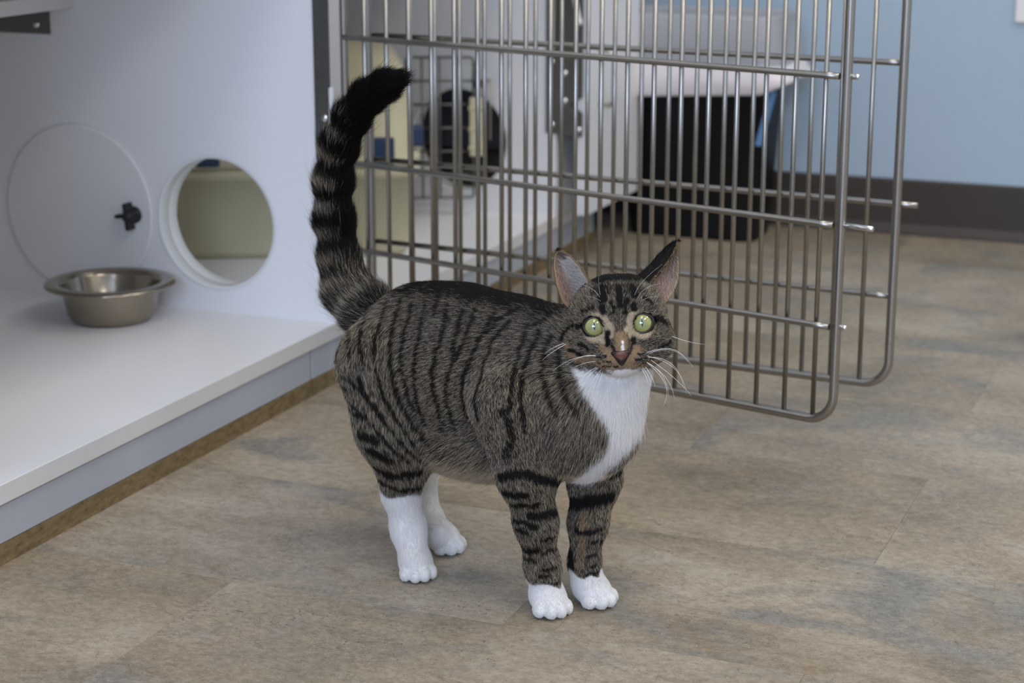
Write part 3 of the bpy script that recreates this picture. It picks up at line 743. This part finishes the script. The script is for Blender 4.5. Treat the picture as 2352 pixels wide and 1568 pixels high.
for pts, wd in ((((715, 880), (765, 960), (755, 1010)), 4.5), (((530, 950), (590, 1015), (700, 1045)), 4.5), (((925, 890), (908, 960), (925, 1010)), 4.5), (((985, 1015), (1085, 995), (1130, 930)), 4.5), (((560, 860), (640, 835), (700, 855)), 3), (((955, 850), (1020, 815), (1100, 830)), 3)):
    stripe(z1(*pts), wd*1.8, 'cream', 1)
for pts, wd in ((((850, 1020), (850, 1120)), 15), (((700, 1100), (760, 1200), (830, 1260)), 12), (((560, 1200), (700, 1280), (790, 1310)), 9), (((990, 1110), (960, 1200), (910, 1270)), 11), (((930, 1280), (1060, 1270), (1180, 1210)), 8), (((380, 1100), (420, 1180), (520, 1220)), 9)):
    stripe(z1(*pts), wd, 'orange', .8)
stripe(z1((853, 1065), (856, 1100), (858, 1120)), 3, 'white', 1); stripe(z1((857, 1105), (860, 1130), (862, 1152)), 4.6, 'white', 1)
stripe(z1((800, 1325), (880, 1318), (970, 1318)), 7, 'white', 1)
BIB = [(1312, 846), (1335, 905), (1368, 950), (1392, 985), (1402, 1018), (1385, 1050), (1330, 1092), (1288, 1128), (1312, 1146), (1365, 1105), (1422, 1062), (1470, 1012), (1502, 950), (1514, 890), (1520, 845), (1475, 846), (1440, 850), (1414, 852), (1375, 858), (1345, 850)]
def in_poly(x, y, pg):
    r = np.zeros(len(x), bool); j = len(pg)-1
    for i in range(len(pg)):
        (xi, yi), (xj, yj_) = pg[i], pg[j]
        c = ((yi > y) != (yj_ > y)) & (x < (xj-xi)*(y-yi)/((yj_-yi) or 1e-9)+xi); r ^= c; j = i
    return r
TAILA = np.concatenate([[0], np.cumsum([np.linalg.norm(b-a) for a, b in zip(TP, TP[1:])])])
def tail_t(P):
    best = np.full(len(P), 9.); tt = np.zeros(len(P))
    for i, (a, b) in enumerate(zip(TP, TP[1:])):
        ba = b-a; hh = np.clip(((P-a) @ ba)/(ba @ ba), 0, 1); d = np.linalg.norm(P-a-hh[:, None]*ba, axis=1)
        m = d < best; best[m] = d[m]; tt[m] = TAILA[i]+hh[m]*np.linalg.norm(ba)
    return tt
def wob(P, f, s=0):         # cheap smooth noise
    return (np.sin(P[:, 0]*f*1.3+s+2.1*np.sin(P[:, 2]*f*.9))+np.sin(P[:, 2]*f*1.7+1.3*s+2*np.sin(P[:, 1]*f))+np.sin(P[:, 1]*f*1.5+s*2))/3
def pattern(P, N, grp):
    n = len(P); K = {k: np.zeros(n) for k in ('dark', 'cream', 'orange', 'white')}
    for q, wd, st, kind in STR:
        c = q.mean(0); R = np.linalg.norm(q-c, axis=1).max()+wd*2+.004
        m = np.where(np.linalg.norm(P-c, axis=1) < R)[0]
        if len(m) == 0: continue
        d = np.full(len(m), 9.)
        for a in q: d = np.minimum(d, np.linalg.norm(P[m]-a, axis=1))
        d = d+min(.0012, .35*wd)*wob(P[m], 420, len(q))
        K[kind][m] = np.maximum(K[kind][m], st*np.clip((1.3-d/wd)*1.7, 0, 1))
    # spine
    K['dark'] = np.maximum(K['dark'], grp['body']*np.clip((N[:, 2]-.82+.05*wob(P, 120))/.12, 0, 1)*(np.abs(P[:, 1]) < .03)*.9)
    # tail rings
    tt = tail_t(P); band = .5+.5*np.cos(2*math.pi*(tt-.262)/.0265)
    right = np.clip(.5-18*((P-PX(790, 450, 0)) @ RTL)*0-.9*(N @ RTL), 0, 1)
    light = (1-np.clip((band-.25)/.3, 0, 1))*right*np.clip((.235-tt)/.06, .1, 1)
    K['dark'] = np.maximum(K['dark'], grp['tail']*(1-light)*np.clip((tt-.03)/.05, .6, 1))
    # white
    pp = proj(P); pp[:, :2] += rng.normal(0, 3.5, (len(P), 2)); front = ((EYE-P)*N).sum(1) > -.1
    bib = in_poly(pp[:, 0]+5*wob(P, 500), pp[:, 1]+5*wob(P, 430, 2), BIB) & front & (pp[:, 2] < 1.86) & (grp['leg']+grp['paw'] < .8)
    hidden = ~front & (np.abs(P[:, 1]-.0) < .03) & (P[:, 0] > .06) & (P[:, 2] < .24) & (grp['leg'] < .5)
    K['white'] = np.maximum(K['white'], (bib | hidden)*1.0)
    fw = (P[:, 2] < .029+.004*wob(P, 200)) & (P[:, 0] > 0); hw = (P[:, 2] < .091+.005*wob(P, 160)-.18*(P[:, 0]+.115)) & (P[:, 0] <= 0.0)
    K['white'] = np.maximum(K['white'], (fw | hw)*1.0)
    # belly paler
    pale = grp['body']*np.clip((-N[:, 2]-.3)/.3, 0, 1)*(P[:, 2] < .14); K['cream'] = np.maximum(K['cream'], np.maximum(pale, grp['body']*np.clip((.130-P[:, 2])/.012, 0, 1)*(P[:, 0] < .05))*.85)
    # pale spectacles round the eyes, open at the outer upper corner
    hp = (P-HE) @ HM.T
    for s_, c_ in zip((-1, 1), EC):
        dx_, dy_ = hp[:, 0]-c_[0], hp[:, 1]-c_[1]; re_ = np.hypot(dx_, dy_); ang = np.arctan2(dy_, -s_*dx_)      # 0 = toward the nose
        wgt = np.clip((.0142+.0010*np.sin(ang*3)-re_)/.0016, 0, 1)*np.clip(1.0-np.clip((ang-.9)/.6, 0, 1)*.75, 0, 1)
        K['cream'] = np.maximum(K['cream'], wgt*(grp['head'] > .5)*(hp[:, 2] > -.03))
    return K
DARK, LIGHT, MID = A3(*lin(20, 17, 15)[:3]), A3(*lin(206, 196, 176)[:3]), A3(*lin(80, 70, 57)[:3])
CREAM, ORANGE, WHITE = A3(*lin(204, 187, 160)[:3]), A3(*lin(186, 156, 120)[:3]), A3(*lin(246, 245, 243)[:3])
def mixc(a, b, f): return a*(1-f[:, None])+b*f[:, None]
flowV, lnV, grpV = coat_fields(VERT)
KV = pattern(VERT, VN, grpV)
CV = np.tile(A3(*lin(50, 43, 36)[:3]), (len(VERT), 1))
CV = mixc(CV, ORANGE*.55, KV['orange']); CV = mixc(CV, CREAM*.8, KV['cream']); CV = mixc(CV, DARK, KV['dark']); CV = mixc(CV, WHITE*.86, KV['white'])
# skin around the eyes is black
hv = (VERT-HE) @ HM.T
for c in EC:
    r_ = np.linalg.norm(hv[:, :2]-np.array(c[:2]), axis=1); m = (r_ < .0096) & (hv[:, 2] > -.03) & (np.abs(grpV['head']) > .5)
    CV[m] = A3(.012, .010, .010)
cat = empty('cat', CO, CYAW)
tag(cat, 'brown tabby cat with white bib and paws standing tail up on the floor', 'cat')
me = bpy.data.meshes.new('body'); me.from_pydata(VERT.tolist(), [], quads.tolist())
me.polygons.foreach_set('use_smooth', [True]*len(me.polygons))
ca = me.color_attributes.new('coat', 'FLOAT_COLOR', 'POINT'); ca.data.foreach_set('color', np.c_[CV, np.ones(len(CV))].astype(np.float32).ravel())
t = NT('cat_undercoat'); set_p(t.p, None, .8, 0, .2)
at_ = t.n('ShaderNodeAttribute', attribute_name='coat'); t.l(at_.outputs['Color'], t.p.inputs['Base Color'])
body = new_obj('body', me, t.m, cat)

# ---- fur
t = NT('cat_fur'); at_ = t.n('ShaderNodeAttribute', attribute_name='fur_color')
set_p(t.p, None, .55, 0, .35); t.l(at_.outputs['Color'], t.p.inputs['Base Color'])
tl = t.n('ShaderNodeBsdfTranslucent'); t.l(at_.outputs['Color'], tl.inputs[0])
ms = t.n('ShaderNodeMixShader'); ms.inputs[0].default_value = .28
t.l(t.p.outputs[0], ms.inputs[1]); t.l(tl.outputs[0], ms.inputs[2]); t.l(ms.outputs[0], t.out.inputs[0]); fur_mat = t.m
def make_fur(name, roots, dirs0, dirs1, lens, cols0, cols1, rad, parent, npt=6, bend=None):
    n = len(roots); u_ = np.linspace(0, 1, npt)
    P = np.zeros((n, npt, 3)); P[:, 0] = roots; cur = roots.copy()
    for k in range(1, npt):
        d = dirs0*(1-u_[k])+dirs1*u_[k]; d /= np.linalg.norm(d, axis=1, keepdims=True)
        cur = cur+d*(lens/(npt-1))[:, None]; P[:, k] = cur
    C = cols0[:, None]*(1-u_[None, :, None])+cols1[:, None]*u_[None, :, None] if cols0.ndim == 2 else cols0
    R = rad[:, None]*(np.clip(1-u_**1.6, 0, 1)*.88+.12)[None]
    hc = bpy.data.hair_curves.new(name); hc.add_curves([npt]*n)
    hc.attributes['position'].data.foreach_set('vector', P.astype(np.float32).ravel())
    a = hc.attributes.get('radius') or hc.attributes.new('radius', 'FLOAT', 'POINT'); a.data.foreach_set('value', R.astype(np.float32).ravel())
    a = hc.attributes.new('fur_color', 'FLOAT_COLOR', 'POINT'); a.data.foreach_set('color', np.concatenate([C, np.ones((n, npt, 1))], 2).astype(np.float32).ravel())
    hc.materials.append(fur_mat)
    o = bpy.data.objects.new(name, hc); col.objects.link(o); o.parent = parent; return o
T3 = np.concatenate([quads[:, [0, 1, 2]], quads[:, [0, 2, 3]]])
va, vb, vc = VERT[T3[:, 0]], VERT[T3[:, 1]], VERT[T3[:, 2]]
ar = .5*np.linalg.norm(np.cross(vb-va, vc-va), axis=1)
ctr = (va+vb+vc)/3; cn = normal_at(ctr)
gA = {k: (v_[T3].mean(1)) for k, v_ in grpV.items()}
dens = 1+1.3*gA['head']+.9*gA['paw']+.5*gA['leg']
vis = ((EYE-ctr)*cn).sum(1)/np.linalg.norm(EYE-ctr, axis=1)
dens *= np.where(vis > -.35, 1, .45)
hh = (ctr-HE) @ HM.T
for c in EC:
    r_ = np.linalg.norm((hh[:, :2]-np.array(c[:2]))*np.array([1, 1.05]), axis=1); dens[(r_ < .0091) & (hh[:, 2] > -.03) & (gA['head'] > .5)] = 0
dens[(np.abs(hh[:, 0]) < .0070) & (hh[:, 1] > -.032) & (hh[:, 1] < -.0240) & (hh[:, 2] > .005)] = 0   # bare nose
dens[ctr[:, 2] < .003] = 0
NH = 640000
pr_ = ar*dens; pr_ /= pr_.sum(); ti = rng.choice(len(T3), NH, p=pr_)
r1 = np.sqrt(rng.random(NH)); r2 = rng.random(NH)
b0_, b1_, b2_ = 1-r1, r1*(1-r2), r1*r2
root = va[ti]*b0_[:, None]+vb[ti]*b1_[:, None]+vc[ti]*b2_[:, None]
N = normal_at(root)
flow, ln, grp = coat_fields(root)
hr = (root-HE) @ HM.T; hd_ = grp['head']
radial = root-HP(0, -.022, .018); dn = np.linalg.norm(radial, axis=1); radial /= dn[:, None]
flow = flow*(1-hd_[:, None])+radial*hd_[:, None]
ln = ln*(1-hd_)+hd_*np.clip(.0011+.045*np.maximum(dn-.008, 0), .0012, .0042)
tan = flow-N*(flow*N).sum(1)[:, None]; tan /= np.maximum(np.linalg.norm(tan, axis=1, keepdims=True), 1e-6)
# side sweep: smooth wander of the coat plus per-hair scatter
bi = np.cross(N, tan); sw = .12*wob(root, 60)+.07*wob(root, 190, 3)+rng.normal(0, .12, NH)
tan = tan+bi*sw[:, None]; tan /= np.linalg.norm(tan, axis=1, keepdims=True)
lift = np.clip(rng.normal(.42, .14, NH)+.10*wob(root, 130, 1), .12, .95)
lift = lift*(1+.35*grp['tail'])
d0 = tan+N*lift[:, None]*1.25; d1 = tan+N*lift[:, None]*.25
lens = ln*np.clip(rng.normal(1, .2, NH), .5, 1.6)*(1+.9*(rng.random(NH) < .02))
# agouti hairs; the pattern is read along each hair so stripes stay crisp
q = rng.random(NH)+.08*wob(root, 260, 5); pick = rng.random((4, NH))
LT = (q < .41)[:, None]; MD = (q < .74)[:, None]
base0 = np.where(LT, LIGHT, np.where(MD, MID, DARK*1.6))*np.clip(rng.normal(1, .25, NH), .4, 1.8)[:, None]
backd = grp['body']*np.clip((root[:, 2]-.235)/.05, 0, 1); base0 = base0*(1-.45*backd)[:, None]     # saddle of darker hair along the back
warm = np.clip(.35+.5*wob(root, 45, 9), 0, 1); base0 = base0*(1+np.outer(warm*.10, A3(1.0, .15, -.8)))
jit_ = np.clip(rng.normal(1, .18, NH), .5, 1.5)[:, None]; ww = np.clip(rng.normal(.96, .06, NH), .75, 1.02)[:, None]
black_tip = rng.random(NH) < .22
stops = []
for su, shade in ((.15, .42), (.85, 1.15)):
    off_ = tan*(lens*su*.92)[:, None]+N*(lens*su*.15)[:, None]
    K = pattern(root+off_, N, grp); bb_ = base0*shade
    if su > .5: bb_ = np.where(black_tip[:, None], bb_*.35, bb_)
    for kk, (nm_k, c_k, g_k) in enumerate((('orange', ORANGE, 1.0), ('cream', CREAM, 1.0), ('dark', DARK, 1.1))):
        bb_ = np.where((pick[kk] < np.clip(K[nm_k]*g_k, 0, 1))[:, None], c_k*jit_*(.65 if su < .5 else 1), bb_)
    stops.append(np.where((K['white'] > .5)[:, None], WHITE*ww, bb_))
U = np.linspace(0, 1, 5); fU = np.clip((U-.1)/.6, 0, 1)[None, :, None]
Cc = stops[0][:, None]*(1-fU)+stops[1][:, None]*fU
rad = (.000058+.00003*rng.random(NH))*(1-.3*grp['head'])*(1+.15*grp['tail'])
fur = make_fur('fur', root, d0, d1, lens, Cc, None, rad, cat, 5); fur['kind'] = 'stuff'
fur['label'] = 'short brown tabby coat with black stripes and white bib'

# ---- eyes
t = NT('cat_eye'); set_p(t.p, None, .08, 0, .6); t.p.inputs['Coat Weight'].default_value = 1; t.p.inputs['Coat Roughness'].default_value = .015
tc = t.n('ShaderNodeTexCoord'); sx = t.n('ShaderNodeSeparateXYZ'); t.l(tc.outputs['Object'], sx.inputs[0])
def mth(op, a, b=None):
    m_ = t.n('ShaderNodeMath', operation=op)
    for i_, v in enumerate((a, b)):
        if v is None: continue
        if hasattr(v, 'links'): t.l(v, m_.inputs[i_])
        else: m_.inputs[i_].default_value = v
    return m_.outputs[0]
rr_ = mth('SQRT', mth('ADD', mth('POWER', sx.outputs[0], 2), mth('POWER', sx.outputs[1], 2)))
iris = t.ramp(mth('MULTIPLY', rr_, 98), [(.0, lin(134, 143, 116)), (.42, lin(142, 148, 106)), (.70, lin(158, 155, 94)), (.82, lin(98, 94, 54)), (.87, lin(16, 14, 14))])
stre = t.noise(tc.outputs['Object'], 900, 3, .6)
iris2 = t.mix(.25, iris, t.ramp(stre, [(.3, lin(120, 130, 70)), (.7, lin(215, 220, 160))]), 'SOFT_LIGHT')
slit = mth('ADD', mth('POWER', mth('DIVIDE', sx.outputs[0], .00075), 2), mth('POWER', mth('DIVIDE', sx.outputs[1], .0034), 2))
pup = mth('LESS_THAN', slit, 1.0)
t.l(t.mix(pup, iris2, (.004, .004, .004, 1)), t.p.inputs['Base Color']); eye_mat = t.m
lid_mat = plain('eyelid_skin', lin(24, 20, 20), .35, var=.1)
HROT = Matrix([[hx_[i], hy_[i], hz_[i]] for i in range(3)])
for s, c in zip((-1, 1), EC):
    bm = bmesh.new(); bmesh.ops.create_uvsphere(bm, u_segments=48, v_segments=32, radius=.0114)
    e = bm_obj('eye', bm, eye_mat, cat, True); e.location = HP(*c); e.rotation_euler = HROT.to_euler(); e['label'] = 'pale green eye with slit pupil'
    pts = []
    for k in range(40):
        a = 2*math.pi*k/40; x = math.cos(a)*.0089; y = math.sin(a)*(.0080 if math.sin(a) > 0 else .0086)
        ex = max(0, -s*math.cos(a))**6*.0022               # inner corner drawn down toward the nose
        x -= s*ex; y -= ex*.9; x += s*max(0, s*math.cos(a))**6*.0006
        rad2 = math.hypot(x, y); z = math.sqrt(max(.0116**2-rad2**2, 1e-6)) if rad2 < .0111 else .0034
        pts.append(HP(c[0]+x, c[1]+y, c[2]+z))
    ld = tube_bm(pts, .0009, 8, None, True); n_ = len(pts); lc = HP(*c); shell = []
    for fr_ in (0.0, .5, 1.0):
        rg = []
        for p_ in pts:
            v_ = (p_-lc) @ HM.T; r0_ = math.hypot(v_[0], v_[1]); r1_ = r0_+(max(.01135, r0_)-r0_)*fr_; zz = math.sqrt(max(.0117**2-r1_**2, 1e-7))
            rg.append(ld.verts.new(HP(c[0]+v_[0]/r0_*r1_, c[1]+v_[1]/r0_*r1_, c[2]+zz)))
        shell.append(rg)
    for A_, B_ in zip(shell, shell[1:]):
        for k in range(n_): ld.faces.new((A_[k], A_[(k+1) % n_], B_[(k+1) % n_], B_[k])).smooth = True
    bm_obj('eyelid', ld, lid_mat, cat)
# ---- nose
t = NT('cat_nose'); set_p(t.p, None, .42, 0, .5)
tc = t.n('ShaderNodeTexCoord'); sx = t.n('ShaderNodeSeparateXYZ'); t.l(tc.outputs['Object'], sx.inputs[0])
edge = mth('ADD', mth('MULTIPLY', mth('ABSOLUTE', sx.outputs[0], None), 92), mth('MULTIPLY', mth('ABSOLUTE', mth('ADD', sx.outputs[1], -.0008), None), 104))
edge = mth('ADD', edge, mth('MULTIPLY', mth('MAXIMUM', mth('MULTIPLY', mth('ADD', sx.outputs[1], .0015), -1), 0), 60))
t.l(t.ramp(edge, [(.35, lin(102, 62, 50)), (.50, lin(88, 53, 44)), (.68, lin(24, 17, 16))]), t.p.inputs['Base Color'])
b = t.n('ShaderNodeBump'); b.inputs['Strength'].default_value = .3; b.inputs['Distance'].default_value = .0004
t.l(t.noise(tc.outputs['Object'], 1800, 2), b.inputs['Height']); t.l(b.outputs[0], t.p.inputs['Normal'])
outl = [(x*1.2, y*1.15) for x, y in [(-.0078, .0034), (-.0055, .0048), (0, .0044), (.0055, .0048), (.0078, .0034), (.0072, .0014), (.0052, -.0010), (.0036, -.0040), (.0014, -.0068), (0, -.0076), (-.0014, -.0068), (-.0036, -.0040), (-.0052, -.0010), (-.0072, .0014)]]
bm = bmesh.new(); rings = []
for f_, zz in ((1.12, -.007), (1.04, -.0015), (.9, .0012), (.62, .0026), (.3, .0032)):
    rings.append([bm.verts.new((x*f_, y*f_, zz-.10*abs(x)*(1 if f_ > .5 else .6)+.12*y)) for x, y in outl])
for A, B in zip(rings, rings[1:]):
    for k in range(len(outl)): bm.faces.new((A[k], B[k], B[(k+1) % len(outl)], A[(k+1) % len(outl)])).smooth = True
bm.faces.new(rings[-1][::-1]); bmesh.ops.recalc_face_normals(bm, faces=bm.faces[:])
nose = bm_obj('nose', bm, t.m, cat); nose.location = HP(.0006, -.0275, .0168); nose.rotation_euler = HROT.to_euler(); nose['label'] = 'brick pink nose'
nm_ = nose.modifiers.new('sub', 'SUBSURF'); nm_.levels = 1; nm_.render_levels = 2
for s in (-1, 1):
    tube('nostril', [HP(.0006+s*.0028, -.0292, .0166), HP(.0006+s*.0045, -.0282, .0160), HP(.0006+s*.0058, -.0268, .0146)], [.0008, .0011, .0006], lid_mat, cat, 8)
tube('mouth_line', [HP(0, -.0345, .0128), HP(0, -.0375, .0108)], .0006, lid_mat, cat, 6)

# ---- ears: cupped pinna, skin between two rims
def HPX(x, y, z): return HE+((x-1420)*hxr+(746-y)*hyr)*MPXH+hz_*z
hxr = math.cos(ra)*hx_-math.sin(ra)*hy_; hyr = math.sin(ra)*hx_+math.cos(ra)*hy_; MPXH = 1.700/FPX
def interp(poly_, n):
    P_ = np.array(poly_); s_ = np.concatenate([[0], np.cumsum(np.linalg.norm(np.diff(P_, axis=0), axis=1))]); s_ /= s_[-1]
    return np.stack([np.interp(np.linspace(0, 1, n), s_, P_[:, k]) for k in range(3)], 1)
def ear(edgeA, edgeB, bulge, outer_sign, nm, label):
    nt, na = 28, 21
    A = interp([HPX(*e) for e in edgeA], nt); B = interp([HPX(*e) for e in edgeB], nt); bl = bulge[0]*hx_+bulge[1]*hy_+bulge[2]*hz_
    G = np.zeros((nt, na, 3))
    for i in range(nt):
        t_ = i/(nt-1)
        for j in range(na):
            a = -1+2*j/(na-1); G[i, j] = (A[i]*(1-a)+B[i]*(1+a))/2+bl*(1-a*a)*(1-t_**2.2)**.7*(.75+.25*(1-t_))
    du = np.gradient(G, axis=0); dv = np.gradient(G, axis=1); Nn = np.cross(du, dv); Nn /= np.maximum(np.linalg.norm(Nn, axis=2, keepdims=True), 1e-9)
    if (Nn.mean((0, 1)) @ bl) < 0: Nn = -Nn            # Nn points to the outside (back) of the ear
    th_ = .0011
    vs = np.concatenate([(G-Nn*th_*.5).reshape(-1, 3), (G+Nn*th_*.5).reshape(-1, 3)]); nn = nt*na
    fs = []
    for i in range(nt-1):
        for j in range(na-1):
            k = i*na+j; fs.append((k, k+1, k+na+1, k+na)); fs.append((nn+k, nn+k+na, nn+k+na+1, nn+k+1))
    brd = [i*na for i in range(nt)]+[(nt-1)*na+j for j in range(1, na)]+[i*na+na-1 for i in range(nt-2, -1, -1)]
    for p, q_ in zip(brd, brd[1:]): fs.append((p, q_, nn+q_, nn+p))
    em = bpy.data.meshes.new('ear'); em.from_pydata(vs.tolist(), [], fs); em.polygons.foreach_set('use_smooth', [True]*len(fs))
    inner = np.tile(A3(*lin(160, 128, 112)[:3]), (nn, 1))
    tt_ = np.repeat(np.linspace(0, 1, nt), na); aa = np.abs(np.tile(np.linspace(-1, 1, na), nt))
    inner = mixc(inner, A3(*lin(128, 112, 104)[:3]), np.clip(tt_*1.1, 0, 1)); inner = mixc(inner, A3(*lin(140, 118, 84)[:3]), np.clip((aa-.9)/.1, 0, 1))
    outer = np.tile(A3(*lin(34, 26, 20)[:3]), (nn, 1))
    ec = np.concatenate([inner, outer]); a_ = em.color_attributes.new('coat', 'FLOAT_COLOR', 'POINT'); a_.data.foreach_set('color', np.c_[ec, np.ones(len(ec))].astype(np.float32).ravel())
    eo = new_obj('ear', em, bpy.data.materials['cat_undercoat'], cat); eo['label'] = label
    # hair on the pinna
    M_ = 9000; fi = rng.random((M_, 2)); ii = fi[:, 0]*(nt-1.001); jj = fi[:, 1]*(na-1.001); i0 = ii.astype(int); j0 = jj.astype(int); fa, fb = (ii-i0)[:, None], (jj-j0)[:, None]
    bil = lambda X: X[i0, j0]*(1-fa)*(1-fb)+X[i0+1, j0]*fa*(1-fb)+X[i0, j0+1]*(1-fa)*fb+X[i0+1, j0+1]*fa*fb
    Pm, Nm, Tm = bil(G), bil(Nn), bil(du); Tm /= np.maximum(np.linalg.norm(Tm, axis=1, keepdims=True), 1e-9)
    a_abs = np.abs(fi[:, 1]*2-1); side_out = rng.random(M_) < .55
    rim = a_abs > .93
    cc = np.where(side_out[:, None], DARK*1.3*np.clip(rng.normal(1, .3, M_), .4, 2)[:, None], A3(*lin(150, 132, 122)[:3])*np.clip(rng.normal(1, .15, M_), .6, 1.4)[:, None])
    cc = np.where(rim[:, None], A3(*lin(176, 150, 112)[:3]), cc)
    sg = np.where(side_out, 1, -1)[:, None]; dd = Tm+.25*sg*Nm+rng.normal(0, .15, (M_, 3))
    ll = np.where(side_out, .0042, .0026)*np.clip(rng.normal(1, .25, M_), .5, 1.6)*np.where(rim, .6, 1)
    R0, D0, D1, LL, CC = [Pm+sg*Nm*th_*.5], [dd], [dd-.1*sg*Nm], [ll], [cc]
    # long pale tufts growing from the front rim across the cup
    Q_ = 1900 if outer_sign < 0 else 500; tq = rng.random(Q_)**1.2*.78; jq = rng.random(Q_)*(.72 if outer_sign < 0 else .3); iq = (tq*(nt-1.001)).astype(int); jx = (jq*(na-1.001)).astype(int)
    if outer_sign > 0: jx = na-1-jx
    P2, N2 = G[iq, jx], Nn[iq, jx]; ac = dv[iq, jx]*(1 if outer_sign < 0 else -1); ac /= np.maximum(np.linalg.norm(ac, axis=1, keepdims=True), 1e-9); up_ = du[iq, jx]; up_ /= np.linalg.norm(up_, axis=1, keepdims=True)
    dd2 = up_*.75+ac*.75-N2*.35+rng.normal(0, .16, (Q_, 3))
    R0.append(P2-N2*th_); D0.append(dd2); D1.append(dd2+up_*.5+N2*.3); LL.append((1 if outer_sign < 0 else .5)*np.clip(rng.normal(.012, .004, Q_), .005, .02)*(1-.45*tq)); CC.append(np.tile(A3(*lin(240, 234, 226)[:3]), (Q_, 1))*np.clip(rng.normal(.95, .08, Q_), .7, 1)[:, None])
    R0, D0, D1, LL, CC = map(np.concatenate, (R0, D0, D1, LL, CC))
    f_ = make_fur('ear_fur', R0, D0, D1, LL, CC*.8, CC, np.full(len(R0), .00008), eo, 5); f_['kind'] = 'stuff'
    return eo
ear([(1358, 668, -.022), (1350, 640, -.026), (1330, 606, -.030), (1308, 583, -.034), (1290, 573, -.036), (1280, 572, -.036)],
    [(1312, 716, -.042), (1288, 692, -.037), (1274, 650, -.033), (1268, 610, -.034), (1270, 582, -.036), (1280, 572, -.036)], (.08*.1, .0, -.020), -1, 'ear', 'upright ear turned to the front, pale inside')
ear([(1482, 668, -.030), (1502, 645, -.030), (1530, 615, -.033), (1549, 583, -.037), (1557, 562, -.040), (1559, 551, -.042)],
    [(1528, 700, -.048), (1550, 672, -.056), (1563, 640, -.060), (1564, 600, -.056), (1561, 570, -.048), (1559, 551, -.042)], (-.023, .012, -.010), 1, 'ear', 'ear swivelled sideways, dark back showing')

# ---- whiskers
wm = plain('whisker', lin(246, 246, 244), .35, spec=.5, var=.01)
def whisker(pts, r=.00019, z0=.008, z1=.02):
    n = 14; P_ = np.array(pts, float); s_ = np.linspace(0, 1, len(P_)); u_ = np.linspace(0, 1, n)
    # smooth quadratic through the picked points
    cx_ = np.polyfit(s_, P_[:, 0], min(2, len(P_)-1)); cy_ = np.polyfit(s_, P_[:, 1], min(2, len(P_)-1))
    W_ = [HPX(np.polyval(cx_, q_), np.polyval(cy_, q_), z0+(z1-z0)*q_) for q_ in u_]
    tube('whisker', W_, [r*(1-.75*q_) for q_ in u_], wm, cat, 5)
for pts in (((1374, 818), (1322, 822), (1272, 850)), ((1378, 829), (1345, 833), (1318, 845)), ((1374, 842), (1350, 855), (1336, 872)), ((1379, 841), (1352, 864), (1334, 898)), ((1383, 845), (1366, 868), (1358, 880)),
            ((1380, 853), (1371, 872), (1366, 890)), ((1385, 852), (1378, 872), (1368, 900)), ((1372, 817), (1340, 818), (1300, 838)), ((1296, 788), (1272, 798), (1252, 812)), ((1300, 790), (1270, 808), (1248, 826)),
            ((1482, 811), (1522, 800), (1558, 806), (1578, 832)), ((1486, 819), (1530, 828), (1562, 866), (1574, 900)), ((1488, 820), (1526, 826), (1556, 850), (1568, 890)), ((1484, 831), (1510, 848), (1530, 880), (1534, 912)),
            ((1486, 833), (1514, 852), (1540, 882), (1546, 912)), ((1496, 828), (1530, 850), (1568, 888), (1584, 905)), ((1476, 844), (1488, 862), (1496, 884)), ((1482, 842), (1496, 864), (1504, 888)), ((1474, 846), (1484, 866), (1488, 880)),
            ((1543, 772), (1580, 784), (1616, 790)), ((1490, 811), (1530, 802), (1560, 812), (1590, 842)), ((1489, 836), (1520, 866), (1530, 900), (1522, 930))):
    whisker(pts)
for pts in (((1382, 706), (1370, 672), (1332, 652)), ((1384, 708), (1378, 690), (1345, 680)), ((1458, 704), (1466, 660), (1520, 608)), ((1462, 702), (1476, 668), (1516, 652)), ((1466, 704), (1482, 686), (1510, 682)), ((1384, 700), (1376, 660), (1376, 632))):
    whisker(pts, .00013, -.004, .012)
